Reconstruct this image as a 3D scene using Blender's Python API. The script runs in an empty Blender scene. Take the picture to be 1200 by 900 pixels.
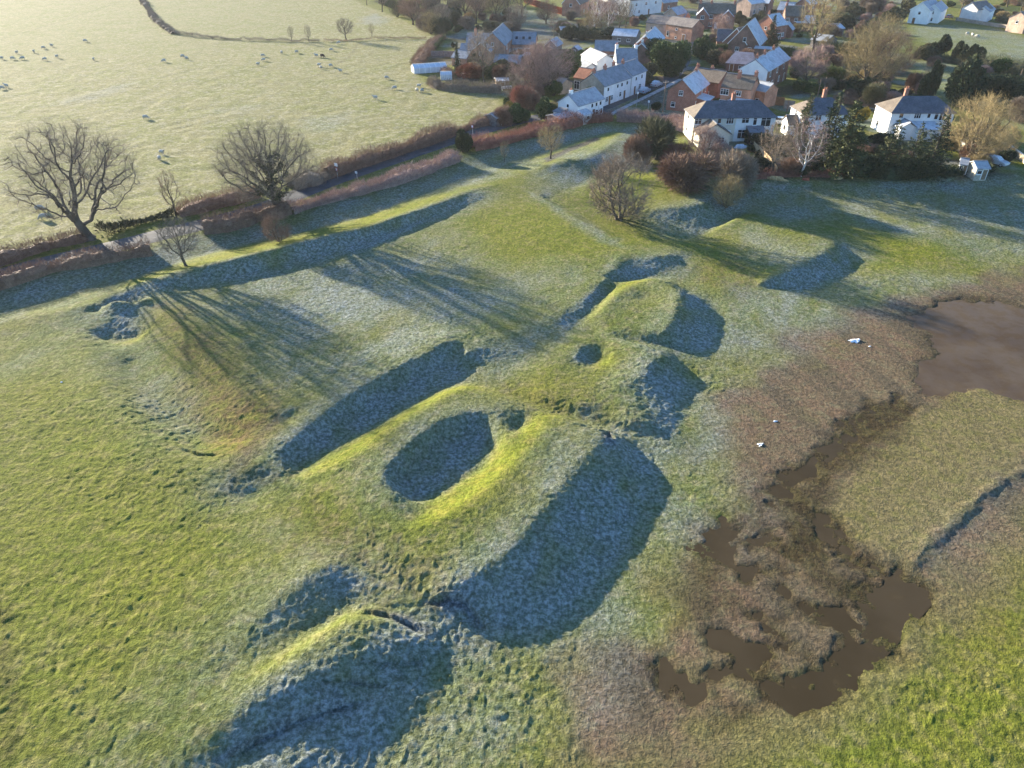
import bpy, math, random
import numpy as np
from mathutils import Matrix, Vector
R = math.radians
sc = bpy.context.scene
COL = sc.collection

# ------------------------------------------------------------------ camera
CAM_F = 841.0; CAM_P = R(34.0); CAM_H = 42.0
cam_data = bpy.data.cameras.new('camera'); cam = bpy.data.objects.new('camera', cam_data); COL.objects.link(cam)
cam.location = (0, 0, CAM_H); cam.rotation_euler = (math.pi/2 - CAM_P, 0, 0)
cam_data.sensor_width = 36.0; cam_data.lens = 36.0*CAM_F/1200.0
cam_data.clip_start = 0.5; cam_data.clip_end = 12000
sc.camera = cam
# ------------------------------------------------------------------ sky and sun
SUN_EL = 13.2; SHADOW_AZ = -42.0          # the way shadows fall, degrees from +X
SUN_DIR = np.array([-math.cos(R(SHADOW_AZ))*math.cos(R(SUN_EL)), -math.sin(R(SHADOW_AZ))*math.cos(R(SUN_EL)), math.sin(R(SUN_EL))])
world = bpy.data.worlds.new('World'); sc.world = world; world.use_nodes = True
wn = world.node_tree; sky = wn.nodes.new('ShaderNodeTexSky'); sky.sky_type = 'NISHITA'; sky.sun_disc = False
sky.sun_elevation = R(SUN_EL); sky.sun_rotation = math.atan2(SUN_DIR[0], SUN_DIR[1])
wn.links.new(sky.outputs[0], wn.nodes['Background'].inputs[0]); wn.nodes['Background'].inputs[1].default_value = 0.108
sky.ozone_density = 5.0; sky.dust_density = 0.6
sun_data = bpy.data.lights.new('sun', 'SUN'); sun = bpy.data.objects.new('sun', sun_data); COL.objects.link(sun)
sun_data.energy = 5.0; sun_data.angle = R(0.53); sun_data.color = (1.0, 0.89, 0.70)
sun.rotation_euler = Vector(SUN_DIR).to_track_quat('Z', 'Y').to_euler()
sc.view_settings.view_transform = 'Standard'; sc.view_settings.look = 'None'; sc.view_settings.gamma = 1
sc.view_settings.use_curve_mapping = False
sc.view_settings.exposure = 2.12
sc.cycles.max_bounces = 5; sc.cycles.diffuse_bounces = 3; sc.cycles.glossy_bounces = 2; sc.cycles.volume_bounces = 0

# ------------------------------------------------------------------ helpers
rng = np.random.default_rng(7)
random.seed(7)
VZ = 1.6                                  # level of the village and the far fields

def at(px, py, z=0.0):
    """the point of the level z seen at a pixel of the 1200x900 photograph"""
    x = (px-600)/CAM_F; y = (450-py)/CAM_F
    c, s = math.cos(CAM_P), math.sin(CAM_P)
    d = np.array([x, c+y*s, -s+y*c]); t = (z-CAM_H)/d[2]
    return np.array([d[0]*t, d[1]*t, z])

def tag(o, label=None, cat=None, group=None, kind=None):
    if label: o['label'] = label
    if cat: o['category'] = cat
    if group: o['group'] = group
    if kind: o['kind'] = kind
    return o

def empty(name, loc, rz=0.0, sc_=1.0):
    o = bpy.data.objects.new(name, None); COL.objects.link(o)
    o.location = tuple(loc); o.rotation_euler = (0, 0, rz)
    o.scale = (sc_, sc_, sc_) if not isinstance(sc_, tuple) else sc_
    o.empty_display_size = 0.3
    return o

def link(name, me, parent=None, mat=None):
    o = bpy.data.objects.new(name, me); COL.objects.link(o)
    if parent is not None: o.parent = parent
    if mat is not None and len(me.materials) == 0: me.materials.append(mat)
    return o

def np_mesh(name, V, faces, nside, smooth=False, mats=None, mat_idx=None):
    """mesh from arrays: V (n,3), faces (m,nside)"""
    V = np.ascontiguousarray(V, dtype=np.float32); Fa = np.ascontiguousarray(faces, dtype=np.int32)
    me = bpy.data.meshes.new(name)
    me.vertices.add(len(V)); me.vertices.foreach_set('co', V.ravel())
    m = len(Fa)
    me.loops.add(m*nside); me.loops.foreach_set('vertex_index', Fa.ravel())
    me.polygons.add(m)
    me.polygons.foreach_set('loop_start', np.arange(0, m*nside, nside, dtype=np.int32))
    me.polygons.foreach_set('loop_total', np.full(m, nside, dtype=np.int32))
    if mat_idx is not None: me.polygons.foreach_set('material_index', np.asarray(mat_idx, dtype=np.int32))
    for mt in (mats or []): me.materials.append(mt)
    me.update(calc_edges=True); me.validate()
    me.polygons.foreach_set('use_smooth', np.full(len(me.polygons), bool(smooth)))
    return me

# numpy value noise ------------------------------------------------
def _h(ix, iy, seed):
    n = (ix.astype(np.int64)*374761393 + iy.astype(np.int64)*668265263 + seed*974711) & 0x7fffffff
    n = ((n ^ (n >> 13))*1274126177) & 0x7fffffff
    n = n ^ (n >> 16)
    return (n & 0xffff).astype(np.float32)/32767.5 - 1.0

def vnoise(x, y, seed=0):
    fx = np.floor(x); fy = np.floor(y); tx = x-fx; ty = y-fy
    ix = fx.astype(np.int64); iy = fy.astype(np.int64)
    tx = tx*tx*tx*(tx*(tx*6-15)+10); ty = ty*ty*ty*(ty*(ty*6-15)+10)
    a = _h(ix, iy, seed); b = _h(ix+1, iy, seed); c = _h(ix, iy+1, seed); d = _h(ix+1, iy+1, seed)
    return (a*(1-tx)+b*tx)*(1-ty) + (c*(1-tx)+d*tx)*ty

def fbm(x, y, wl, octs=3, seed=0, gain=0.5):
    o = 0; a = 1.0; f = 1.0/wl
    for k in range(octs):
        ca, sa = math.cos(0.7*k+seed), math.sin(0.7*k+seed)
        o = o + a*vnoise((x*ca-y*sa)*f+17.3*k, (x*sa+y*ca)*f-9.1*k, seed+k*13)
        a *= gain; f *= 2.03
    return o

def sstep(a, b, x):
    t = np.clip((x-a)/(b-a), 0, 1); return t*t*(3-2*t)

# node materials ---------------------------------------------------
def new_mat(name):
    m = bpy.data.materials.new(name); m.use_nodes = True
    nt = m.node_tree; b = nt.nodes['Principled BSDF']; b.inputs['Specular IOR Level'].default_value = 0.2
    return m, nt, b

def _val(nt, sock, v):
    if isinstance(v, bpy.types.NodeSocket): nt.links.new(v, sock)
    elif isinstance(v, (tuple, list)): sock.default_value = (*v, 1.0) if len(v) == 3 and len(sock.default_value) == 4 else v
    else: sock.default_value = v

def mixc(nt, f, a, b, mode='MIX'):
    n = nt.nodes.new('ShaderNodeMix'); n.data_type = 'RGBA'; n.blend_type = mode
    _val(nt, n.inputs[0], f); _val(nt, n.inputs[6], a); _val(nt, n.inputs[7], b)
    return n.outputs[2]

def mth(nt, op, a, b=0.0, c=0.0, clamp=False):
    n = nt.nodes.new('ShaderNodeMath'); n.operation = op; n.use_clamp = clamp
    _val(nt, n.inputs[0], a); _val(nt, n.inputs[1], b); _val(nt, n.inputs[2], c)
    return n.outputs[0]

def ramp(nt, v, a, b, lo=0.0, hi=1.0):
    n = nt.nodes.new('ShaderNodeMapRange'); n.interpolation_type = 'SMOOTHSTEP'
    _val(nt, n.inputs[0], v); n.inputs[1].default_value = a; n.inputs[2].default_value = b
    n.inputs[3].default_value = lo; n.inputs[4].default_value = hi
    return n.outputs[0]

def coords(nt):
    return nt.nodes.new('ShaderNodeTexCoord').outputs['Object']

def noise(nt, co, scale, detail=3, rough=0.55):
    n = nt.nodes.new('ShaderNodeTexNoise'); nt.links.new(co, n.inputs['Vector'])
    n.inputs['Scale'].default_value = scale; n.inputs['Detail'].default_value = detail; n.inputs['Roughness'].default_value = rough
    return n.outputs[0]

def bump(nt, h, strength, dist):
    n = nt.nodes.new('ShaderNodeBump'); nt.links.new(h, n.inputs['Height'])
    n.inputs['Strength'].default_value = strength; n.inputs['Distance'].default_value = dist
    return n.outputs[0]

_MC = {}
def simple(name, col, rough=0.8, var=0.25, scale=1.5, metal=0.0, spec=0.2, trans=False, bmp=0.0):
    """a surface of one colour with uneven tone and some roughness"""
    if name in _MC: return _MC[name]
    m, nt, b = new_mat(name); co = coords(nt)
    n = noise(nt, co, scale, 4, 0.65)
    lo = tuple(c*(1-var) for c in col); hi = tuple(min(1, c*(1+var)) for c in col)
    _val(nt, b.inputs['Base Color'], mixc(nt, ramp(nt, n, 0.3, 0.7), lo, hi))
    b.inputs['Roughness'].default_value = rough; b.inputs['Metallic'].default_value = metal
    b.inputs['Specular IOR Level'].default_value = spec
    if bmp: _val(nt, b.inputs['Normal'], bump(nt, noise(nt, co, scale*6, 3), 0.6, bmp))
    _MC[name] = m
    return m
# ================================================================== TERRAIN
CELL = 0.5; GX0, GX1, GY0, GY1 = -126.0, 130.0, 16.0, 208.0
NX = int((GX1-GX0)/CELL)+1; NY = int((GY1-GY0)/CELL)+1
# breaklines of the earthworks, (px, py, level): crests, toes, ditch floors
BL = [
 # frame of the surveyed patch
 [(-60,420,1.8),(-160,560,1.7),(-200,760,1.7),(-150,960,1.8)],
 # pasture at the left
 [(0,470,1.8),(60,480,1.8),(120,520,1.8)],[(0,560,1.75),(120,580,1.8),(220,600,1.85)],[(0,660,1.8),(140,660,1.85),(260,650,1.9)],
 [(0,760,1.9),(120,760,1.95),(220,740,2.0)],[(0,880,2.0),(90,870,2.0),(160,840,2.05)],
 [(0,400,2.0),(60,402,2.1),(100,392,2.2)],
 # strip between hedge and bank: hedge foot, ditch floor, bank crest, bank toe
 [(-90,362,2.4),(0,333,2.3),(80,315,2.4),(150,298,2.4),(250,272,2.5),(370,243,2.6),(480,203,2.6),(590,171,2.5),(690,147,2.5),(760,141,2.5)],
 [(-90,385,1.5),(0,362,1.3),(60,350,1.3),(120,333,1.4),(160,325,1.5),(230,300,1.6),(300,284,1.7),(433,252,1.7),(520,215,1.7),(590,190,1.6),(640,178,1.5),(680,163,1.4),(720,152,1.8)],
 [(-90,402,2.1),(0,378,2.3),(45,369,2.5),(95,360,2.5),(130,345,2.3)],
 [(150,338,2.8),(200,321,4.7),(250,309,5.05),(300,297,5.15),(360,282,5.1),(433,266,4.9),(500,243,4.8),(550,223,4.5),(583,216,3.7),(625,222,2.8)],
 [(165,352,2.2),(230,336,2.15),(300,318,2.1),(400,292,2.1),(480,262,2.15),(573,234,2.35)],
 # upper platform
 [(240,400,2.1),(330,380,2.05),(430,350,2.0),(520,330,2.05),(600,310,2.15),(680,290,2.35)],[(320,440,2.1),(420,410,2.1),(500,380,2.2),(600,360,2.15)],
 [(560,270,2.2),(620,270,2.4),(660,280,2.45)],
 [(322,531,2.0),(360,502,2.25),(390,478,2.4),(430,452,2.5),(450,441,2.55),(500,414,2.75),(526,400,2.95),(532,402,2.9)],
 [(545,412,2.2),(590,392,2.1),(650,372,2.1),(690,347,2.15),(712,325,2.4)],
 [(346,537,1.0),(374,516,.8),(404,493,.8),(444,467,.8),(464,456,.8),(512,430,.8),(537,417,.9)],
 [(318,536,2.0),(329,550,1.7),(337,564,1.4)],
 [(347,545,0.65),(400,513,0.55),(440,492,0.5),(480,470,0.5),(520,448,0.5),(552,434,0.6)],
 [(575,440,1.0),(605,425,1.2),(660,397,1.35),(700,362,1.4),(713,340,1.2)],
 # eastern edge of the platform, frosted lip and lower green dish
 [(625,224,2.6),(655,243,2.6),(690,264,2.6),(720,280,2.65),(741,291,2.7)],
 [(640,233,1.9),(672,247,1.8),(705,265,1.7),(745,280,1.7)],[(700,240,1.5),(735,262,1.4),(775,280,1.2)],
 # scoop with frosted face
 [(717,318,2.3),(727,303,2.6),(741,292,2.75),(762,300,2.75),(785,298,2.4)],
 [(716,331,1.1),(745,328,0.9),(772,324,0.9),(798,328,1.0)],[(800,305,1.3),(820,320,1.2),(850,340,1.0)],
 # small platform with a notch
 [(695,370,2.1),(715,350,2.5),(740,334,2.7),(768,327,2.75),(797,343,2.9),(790,368,2.8),(780,388,2.5),(752,386,2.1),(720,380,2.0),(695,370,2.1)],
 [(744,352,2.3),(756,349,2.0),(768,354,2.2)],
 [(684,380,1.5),(720,398,1.4),(758,404,1.1),(785,406,0.7),(815,404,0.3),(836,392,0.25),(845,375,0.3),(832,354,0.5),(808,342,0.9),(785,326,1.1)],
 # lower platform with a round hollow
 [(702,384,2.1),(728,397,2.2),(757,411,2.4),(782,417,2.3)],
 [(640,440,1.7),(665,415,1.8),(690,398,1.9)],[(630,460,1.7),(680,475,1.7),(722,462,1.9),(728,449,2.1),(752,441,2.2),(762,418,2.4)],[(735,485,1.9),(755,495,1.8),(770,503,1.4)],[(722,462,1.9),(735,485,1.9)],
 [(671,420,1.75),(690,407,1.8),(712,409,1.85),(722,420,1.9),(712,436,1.75),(690,438,1.65),(672,430,1.7)],[(684,420,.9),(694,414,.8),(707,416,.8),(708,424,.85),(694,428,.85)],
 [(792,416,0.7),(812,448,0.1),(806,470,0.1),(798,490,0.15),(806,507,0.25)],
 [(563,450,0.7),(600,462,0.8),(650,482,0.75),(700,500,0.65),(735,508,0.6),(765,508,0.5)],
 # the great mound round its hollow
 [(352,555,0.7),(380,533,0.75),(430,507,0.7),(470,484,0.7),(500,467,0.7),(540,449,0.75),(563,450,0.7)],
 [(350,564,1.5),(375,555,2.0),(410,540,2.6),(440,520,3.1),(470,497,3.3),(500,476,3.4),(525,462,3.35),(545,455,3.3)],
 [(545,455,3.3),(575,463,3.2),(605,475,3.1),(622,484,2.6)],[(622,484,2.4),(612,498,1.7),(604,508,1.3)],
 [(634,492,3.6),(646,487,4.1),(662,490,4.1),(690,503,3.9),(708,512,3.7)],
 [(449,560,3.0),(456,548,3.1),(485,518,3.2),(518,493,3.2),(550,482,3.1),(577,485,3.0),(590,502,2.8),(593,520,2.7)],
 [(466,566,.9),(480,582,.7),(503,586,.6),(540,566,.6),(572,541,.7),(581,522,.9),(560,508,.8),(530,518,.7),(495,540,.7),(466,566,.9)],
 [(452,566,2.8),(466,584,2.5),(484,600,2.0),(496,605,1.9)],
 [(503,600,1.6),(530,582,1.55),(560,562,1.6),(583,543,1.8)],
 [(490,622,3.0),(525,606,3.6),(560,585,4.0),(600,548,4.3),(625,520,4.4),(642,500,4.35)],
 [(706,515,3.7),(693,525,3.9),(667,560,3.9),(633,597,3.7),(607,633,3.4),(583,657,3.1),(555,673,2.8),(533,684,2.5),(512,702,1.7)],
 [(696,506,3.85),(684,516,3.95),(657,551,3.95),(622,588,3.75),(596,624,3.45),(573,647,3.15),(545,664,2.85)],
 [(312,522,2.1),(352,494,2.3),(384,470,2.45),(424,445,2.5),(446,433,2.55),(496,406,2.75),(520,393,2.85)],
 [(715,512,3.0),(733,519,1.2),(742,523,0.4),(755,545,0.05),(768,571,0.05),(748,592,0.05),(710,645,0.0),(696,673,0.0),(660,708,0.0),(625,738,0.05),(600,746,0.1),(572,738,0.4),(540,722,0.9)],
 [(345,573,1.2),(370,600,1.5),(400,620,1.5),(430,650,1.45),(465,680,1.5),(500,705,1.3)],
 [(390,575,2.3),(430,610,2.4),(470,640,2.4),(510,660,2.5)],
 # small pit west of the trench
 [(276,566,1.6),(290,548,1.9),(302,541,2.1),(314,545,1.8),(325,560,1.4)],[(278,580,1.2),(300,581,1.0),(318,576,1.1)],[(300,562,1.4),(285,571,1.4)],
 [(310,478,2.2),(330,478,2.4),(346,476,2.3)],[(322,500,1.8),(338,494,1.7),(349,485,1.9)],
 # old hollow way at the left
 [(106,356,3.4),(135,349,4.7),(168,349,4.5)],[(112,368,1.2),(138,362,1.0),(170,362,1.2)],[(118,398,0.7),(145,400,0.5),(172,393,0.7)],[(172,362,2.0),(175,400,1.7)],
 [(150,425,.8),(172,455,.5),(196,482,.3),(228,506,.2),(258,518,.35),(285,512,.9)],
 [(185,365,2.3),(205,372,2.5),(240,405,2.5),(275,440,2.45),(304,474,2.3)],
 [(100,400,2.1),(108,430,2.1),(135,475,2.15),(178,522,2.15),(225,550,2.1),(262,554,1.95)],
 # scarp, hump and shaded face at the bottom
 [(250,770,2.0),(290,735,2.2),(335,692,2.3),(370,668,2.4),(392,662,2.2),(405,670,1.8)],
 [(235,810,2.0),(300,775,1.85),(345,752,1.45),(390,728,1.0),(415,708,1.1),(440,705,1.2)],
 [(225,862,2.1),(262,838,2.2),(300,808,2.35),(345,772,2.5),(385,742,2.5),(418,726,2.4),(445,728,2.1)],
 [(190,895,2.0),(250,858,2.1),(320,812,2.3),(358,790,2.45),(395,772,2.4),(428,756,2.2),(462,740,1.8),(500,748,1.2)],
 [(250,905,1.5),(300,862,1.5),(360,832,1.4),(420,818,1.2),(455,812,1.0),(490,800,0.6)],
 [(520,770,0.1),(520,815,0.0),(500,845,0.0),(455,865,-0.02),(430,900,-0.05),(380,960,-0.05)],
 [(450,712,1.2),(500,722,1.0),(540,745,0.5),(580,780,0.1)],
 # pond bed
 [(830,560,0.1),(840,480,0.12),(880,430,0.14),(960,385,0.2),(1060,350,0.25),(1160,330,0.3),(1240,320,0.35)],
 [(620,900,-0.02),(640,820,0.02),(700,740,0.02),(780,660,0.06)],[(700,890,0.06),(800,760,0.1),(900,600,0.12),(1000,480,0.12),(1100,400,0.1),(1240,400,0.1)],
 [(900,850,0.12),(1000,770,0.12),(1100,690,0.12),(1240,620,0.14)],[(980,600,0.2),(1040,520,0.24),(1120,470,0.22)],[(1070,655,0.3),(1110,612,0.32),(1160,570,0.32),(1215,538,0.32)],
 [(1090,668,0.05),(1130,622,0.05),(1180,580,0.05),(1240,548,0.05)],[(1000,940,0.2),(1240,800,0.25)],[(600,960,0.0),(800,960,0.1)],
 # north-eastern banks and platforms
 [(600,208,3.2),(625,200,4.4),(648,192,4.9),(668,186,4.9),(684,186,4.7),(700,178,4.8),(718,168,4.8),(728,156,4.2)],
 [(620,222,2.6),(655,228,2.0),(680,216,1.8),(703,204,1.7),(735,196,1.7),(762,199,1.8)],
 [(640,205,3.2),(625,218,2.7)],
 [(738,220,3.4),(755,210,4.2),(778,205,4.6),(808,213,4.6),(832,226,4.6),(826,238,4.6),(785,243,4.5),(762,246,4.3),(745,243,3.6)],
 [(752,262,1.5),(772,276,1.0),(800,281,0.8),(830,272,0.8),(858,256,0.9),(876,246,1.1),(850,222,2.0)],
 [(845,266,1.7),(858,259,1.95),(875,254,2.1),(897,255,2.15),(916,259,2.15),(950,274,2.15),(978,286,2.15),(955,300,2.1),(925,316,2.0),(902,326,1.7),(888,332,1.2)],
 [(838,270,1.4),(862,290,1.2),(884,310,1.1),(885,334,0.7)],
 [(990,290,1.2),(1012,306,0.15),(1000,318,0.1),(968,333,0.05),(935,336,0.1),(905,338,0.3),(884,336,0.5)],
 [(810,300,1.0),(840,305,0.9),(860,330,0.8)],[(830,400,0.3),(870,370,0.4),(930,350,0.4)],[(1020,320,0.5),(1060,330,0.4)],
 [(880,240,1.0),(930,255,0.9),(980,262,0.8)],
 [(790,150,2.5),(840,205,2.5),(870,214,2.5),(960,212,2.7),(1000,216,2.6),(1060,212,2.6),(1130,204,2.7),(1260,204,2.7)],
 [(885,234,1.2),(960,226,1.5),(985,236,1.0),(1050,236,1.0),(1090,230,1.3),(1150,224,1.2),(1260,224,1.3)],
 [(1020,285,1.1),(1045,272,1.35),(1090,275,1.3),(1130,285,1.0)],[(1060,300,0.7),(1110,310,0.6),(1200,300,0.6)],[(1060,258,0.8),(1160,262,0.8),(1260,262,0.8)],
]
Zs = np.zeros((NY, NX)); Wt = np.zeros((NY, NX))
def _put(x, y, z):
    i = np.round((x-GX0)/CELL).astype(int); j = np.round((y-GY0)/CELL).astype(int)
    ok = (i >= 0) & (i < NX) & (j >= 0) & (j < NY)
    np.add.at(Zs, (j[ok], i[ok]), z[ok]); np.add.at(Wt, (j[ok], i[ok]), 1.0)
# the drawn levels, flattened to the true low relief
def lev(z): return float(np.interp(z, [-.1, 0, .6, 1.2, 2.1, 2.5, 4.4, 10], [-.1, 0, .30, .65, 1.27, 1.6, 2.0, 7.4]))
for ln in BL:
    P = np.array([at(a, b, lev(c)) for a, b, c in ln])
    for a, b in zip(P[:-1], P[1:]):
        n = max(2, int(np.hypot(*(b-a)[:2])/0.2)); t = np.linspace(0, 1, n)[:, None]
        q = a+(b-a)*t; _put(q[:, 0], q[:, 1], q[:, 2])
xx = np.arange(GX0, GX1+.1, CELL)
for yy in (GY1, 190.0):
    _put(xx, np.full_like(xx, yy), np.full_like(xx, VZ))
for (x0, y0, x1, y1) in ((-126, 110, -90, 110), (-126, 130, -50, 135), (-126, 160, -20, 160), (40, 172, 130, 172), (60, 160, 130, 158)):
    n = 300; t = np.linspace(0, 1, n); _put(x0+(x1-x0)*t, y0+(y1-y0)*t, np.full(n, VZ))
def laplace(S, W):
    if min(S.shape) > 24:
        h, w = (S.shape[0]+1)//2, (S.shape[1]+1)//2
        Sp = np.zeros((h*2, w*2)); Wp = np.zeros((h*2, w*2)); Sp[:S.shape[0], :S.shape[1]] = S; Wp[:S.shape[0], :S.shape[1]] = W
        c = laplace(Sp.reshape(h, 2, w, 2).sum((1, 3)), Wp.reshape(h, 2, w, 2).sum((1, 3)))
        Z = np.repeat(np.repeat(c, 2, 0), 2, 1)[:S.shape[0], :S.shape[1]]
        it = 90
    else:
        Z = np.full(S.shape, 1.5); it = 500
    fix = W > 0; V = np.where(fix, S/np.maximum(W, 1e-9), 0)
    for _ in range(it):
        p = np.pad(Z, 1, mode='edge')
        Z = 0.25*(p[:-2, 1:-1]+p[2:, 1:-1]+p[1:-1, :-2]+p[1:-1, 2:]); Z[fix] = V[fix]
    return Z
BASE = laplace(Zs, Wt)
def blur(Z, n=1):
    for _ in range(n):
        p = np.pad(Z, 1, mode='edge'); Z = (p[:-2, 1:-1]+2*p[1:-1, 1:-1]+p[2:, 1:-1])/4
        p = np.pad(Z, 1, mode='edge'); Z = (p[1:-1, :-2]+2*p[1:-1, 1:-1]+p[1:-1, 2:])/4
    return Z
BASE = blur(BASE, 1)
def gsamp(G, x, y):
    u = np.clip((x-GX0)/CELL, 0, NX-1.001); v = np.clip((y-GY0)/CELL, 0, NY-1.001)
    i = u.astype(int); j = v.astype(int); a = u-i; b = v-j
    return (G[j, i]*(1-a)+G[j, i+1]*a)*(1-b)+(G[j+1, i]*(1-a)+G[j+1, i+1]*a)*b
def hz(x, y):
    x = np.atleast_1d(np.asarray(x, float)); y = np.atleast_1d(np.asarray(y, float))
    z = gsamp(BASE, x, y)
    f = sstep(GY1-30, GY1-2, y); return z*(1-f)+VZ*f
def ground(px, py):
    """where the ground is seen at a pixel of the photograph"""
    z = 1.5
    for _ in range(12):
        p = at(px, py, z); z = 0.5*z+0.5*float(hz(p[0], p[1])[0])
    return np.array([p[0], p[1], z])

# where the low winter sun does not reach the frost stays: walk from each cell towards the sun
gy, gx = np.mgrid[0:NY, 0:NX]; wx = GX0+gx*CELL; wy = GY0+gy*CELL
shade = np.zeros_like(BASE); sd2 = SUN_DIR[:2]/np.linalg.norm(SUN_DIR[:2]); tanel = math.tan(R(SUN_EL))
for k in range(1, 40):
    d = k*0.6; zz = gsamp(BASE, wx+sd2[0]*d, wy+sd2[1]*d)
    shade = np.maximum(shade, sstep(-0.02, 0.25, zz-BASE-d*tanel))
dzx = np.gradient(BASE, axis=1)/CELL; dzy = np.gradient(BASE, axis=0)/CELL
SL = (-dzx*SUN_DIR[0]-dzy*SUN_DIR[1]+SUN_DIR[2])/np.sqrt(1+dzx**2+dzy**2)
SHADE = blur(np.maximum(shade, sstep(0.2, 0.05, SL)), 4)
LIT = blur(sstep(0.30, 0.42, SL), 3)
STEEP = blur(sstep(0.15, 0.4, np.hypot(dzx, dzy)), 2)

def seg_dist(x, y, P, closed):
    d = np.full(x.shape, 1e9); ins = np.zeros(x.shape, bool)
    n = len(P)
    for k in range(n if closed else n-1):
        ax, ay = P[k][:2]; bx, by = P[(k+1) % n][:2]
        vx, vy = bx-ax, by-ay; L = vx*vx+vy*vy+1e-9
        t = np.clip(((x-ax)*vx+(y-ay)*vy)/L, 0, 1)
        d = np.minimum(d, np.hypot(x-ax-t*vx, y-ay-t*vy))
        if closed:
            c = ((ay > y) != (by > y)) & (x < (bx-ax)*(y-ay)/(by-ay+1e-12)+ax); ins ^= c
    return np.where(ins, -d, d) if closed else d
def area(x, y, pts, feather=2.0, z=None, wob=0.0, closed=True, width=0.0):
    """soft mask of a patch (or of a track) drawn on the ground, in metres"""
    P = np.array([ground(*p) if z is None else at(*p, z) for p in pts])
    m = np.zeros(x.shape); mg = feather+width+wob*2+1
    bb = (x > P[:, 0].min()-mg) & (x < P[:, 0].max()+mg) & (y > P[:, 1].min()-mg) & (y < P[:, 1].max()+mg)
    if not bb.any(): return m
    xs, ys = x[bb], y[bb]; d = seg_dist(xs, ys, P, closed)-width
    if wob: d = d+wob*fbm(xs, ys, max(1.5, feather*1.6), 4, 5)
    m[bb] = sstep(feather, -feather, d)
    return m
def crook(x, y, pts, h, w, side=1, z=None):
    """a worn step: the ground drops by h on one side of a line and recovers within w metres"""
    P = np.array([ground(*p) for p in pts]); o = np.zeros(x.shape)
    bb = (x > P[:, 0].min()-w) & (x < P[:, 0].max()+w) & (y > P[:, 1].min()-w) & (y < P[:, 1].max()+w)
    xs, ys = x[bb], y[bb]; best = np.full(xs.shape, 1e9); sg = np.zeros(xs.shape); al = np.zeros(xs.shape)
    n = len(P)-1
    for k in range(n):
        ax, ay = P[k][:2]; vx, vy = (P[k+1]-P[k])[:2]; L = vx*vx+vy*vy
        tt = ((xs-ax)*vx+(ys-ay)*vy)/L; t = np.clip(tt, 0, 1); d = np.hypot(xs-ax-t*vx, ys-ay-t*vy); u = d < best
        best[u] = d[u]; sg[u] = np.sign((xs-ax)*vy-(ys-ay)*vx)[u]; al[u] = ((k+t)/n)[u]
    s = best*sg*side; taper = np.clip(np.minimum(al, 1-al)*6, 0, 1)
    o[bb] = -h*taper*sstep(-0.08, 0.15, s)*np.exp(-np.maximum(s, 0)/w*3)
    return o

# ground sheet: rows and columns closer together near the viewer's side
ys = [-60.0, -30.0, -10.0, 2.0, 10.0, 15.0]
while ys[-1] < 2200:
    y = ys[-1]; dy = max(0.14, 0.14*(y*y+CAM_H**2)/(62.0**2+CAM_H**2))
    if y > 430: dy = (y-400)*0.25+8
    ys.append(y+dy)
ys = np.array(ys)
uc = np.linspace(-1.13, 1.13, 900); side_ = 1.13*np.array([1.03, 1.08, 1.15, 1.25, 1.4, 1.6, 1.9, 2.4, 3.2, 4.5, 7.0, 11.0])
us = np.concatenate([-side_[::-1], uc, side_])
Yg, Ug = np.meshgrid(ys, us, indexing='ij'); HW = np.maximum(26.0, 30.0+0.592*(Yg-22.2))
X = (Ug*HW).ravel(); Y = Yg.ravel()
keep_r, keep_c = Yg.shape
Z = hz(X, Y)
DX = HW.ravel()*2.26/900; DY = np.maximum(0.14, 0.14*(Y*Y+CAM_H**2)/(62.0**2+CAM_H**2))
RES = np.maximum(DX, DY*0.6)
near = (Y < 215) & (np.abs(Ug.ravel()) < 1.2)
S_sh = gsamp(SHADE, X, Y)*(Y < GY1-2); S_lit = gsamp(LIT, X, Y)*(Y < GY1-2); S_st = gsamp(STEEP, X, Y)*(Y < GY1-2)

# --- patches of the ground, drawn as on a map
def A(pts, f=2.0, **k): return area(X, Y, pts, f, **k)
ROAD = [(-60,345),(0,322),(60,306),(130,290),(200,272),(262,257),(320,240),(372,218),(420,201),(480,181),(545,159),(600,143),(650,134),(690,131),(715,122),(745,108),(775,97),(790,88),(800,72),(805,58),(806,48)]
SIDE_ROAD = [(802,72),(826,68),(830,60)]
BACK_LANE = [(690,131),(740,132),(800,138),(870,139),(930,141),(985,139)]
LANE_E = [(935,106),(985,120),(1040,136)]
m_road = np.maximum(area(X, Y, ROAD, 0.6, closed=False, width=3.0), np.maximum(area(X, Y, BACK_LANE, 0.6, closed=False, width=2.2), area(X, Y, [(800,50),(835,47),(850,40)], 0.6, closed=False, width=3.0)))
m_mud = A([(640,905),(650,850),(690,790),(740,735),(790,690),(815,640),(835,580),(845,520),(855,470),(885,425),(930,395),(985,378),(1040,352),(1100,335),(1150,322),(1260,305),(1300,420),(1300,560),(1215,700),(1130,780),(1020,850),(900,905)], 3.0, wob=2.5)
m_green_br = A([(900,905),(1020,840),(1090,770),(1130,720),(1190,690),(1300,650),(1300,960),(900,960)], 3.0, wob=2.5)
m_tan = A([(970,600),(1005,540),(1055,500),(1110,462),(1175,450),(1240,470),(1240,520),(1150,575),(1070,660),(1030,650),(990,625)], 1.0, wob=0.8)
m_tan2 = A([(1000,770),(1080,690),(1120,660),(1240,580),(1240,660),(1130,740),(1060,790),(960,860),(880,900),(760,905),(800,860),(900,820)], 2.5, wob=1.5)
m_pud = A([(1000,690),(1030,668),(1060,655),(1082,690),(1055,728),(1012,762),(985,750),(1005,725)], 1.0, wob=.7)
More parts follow.
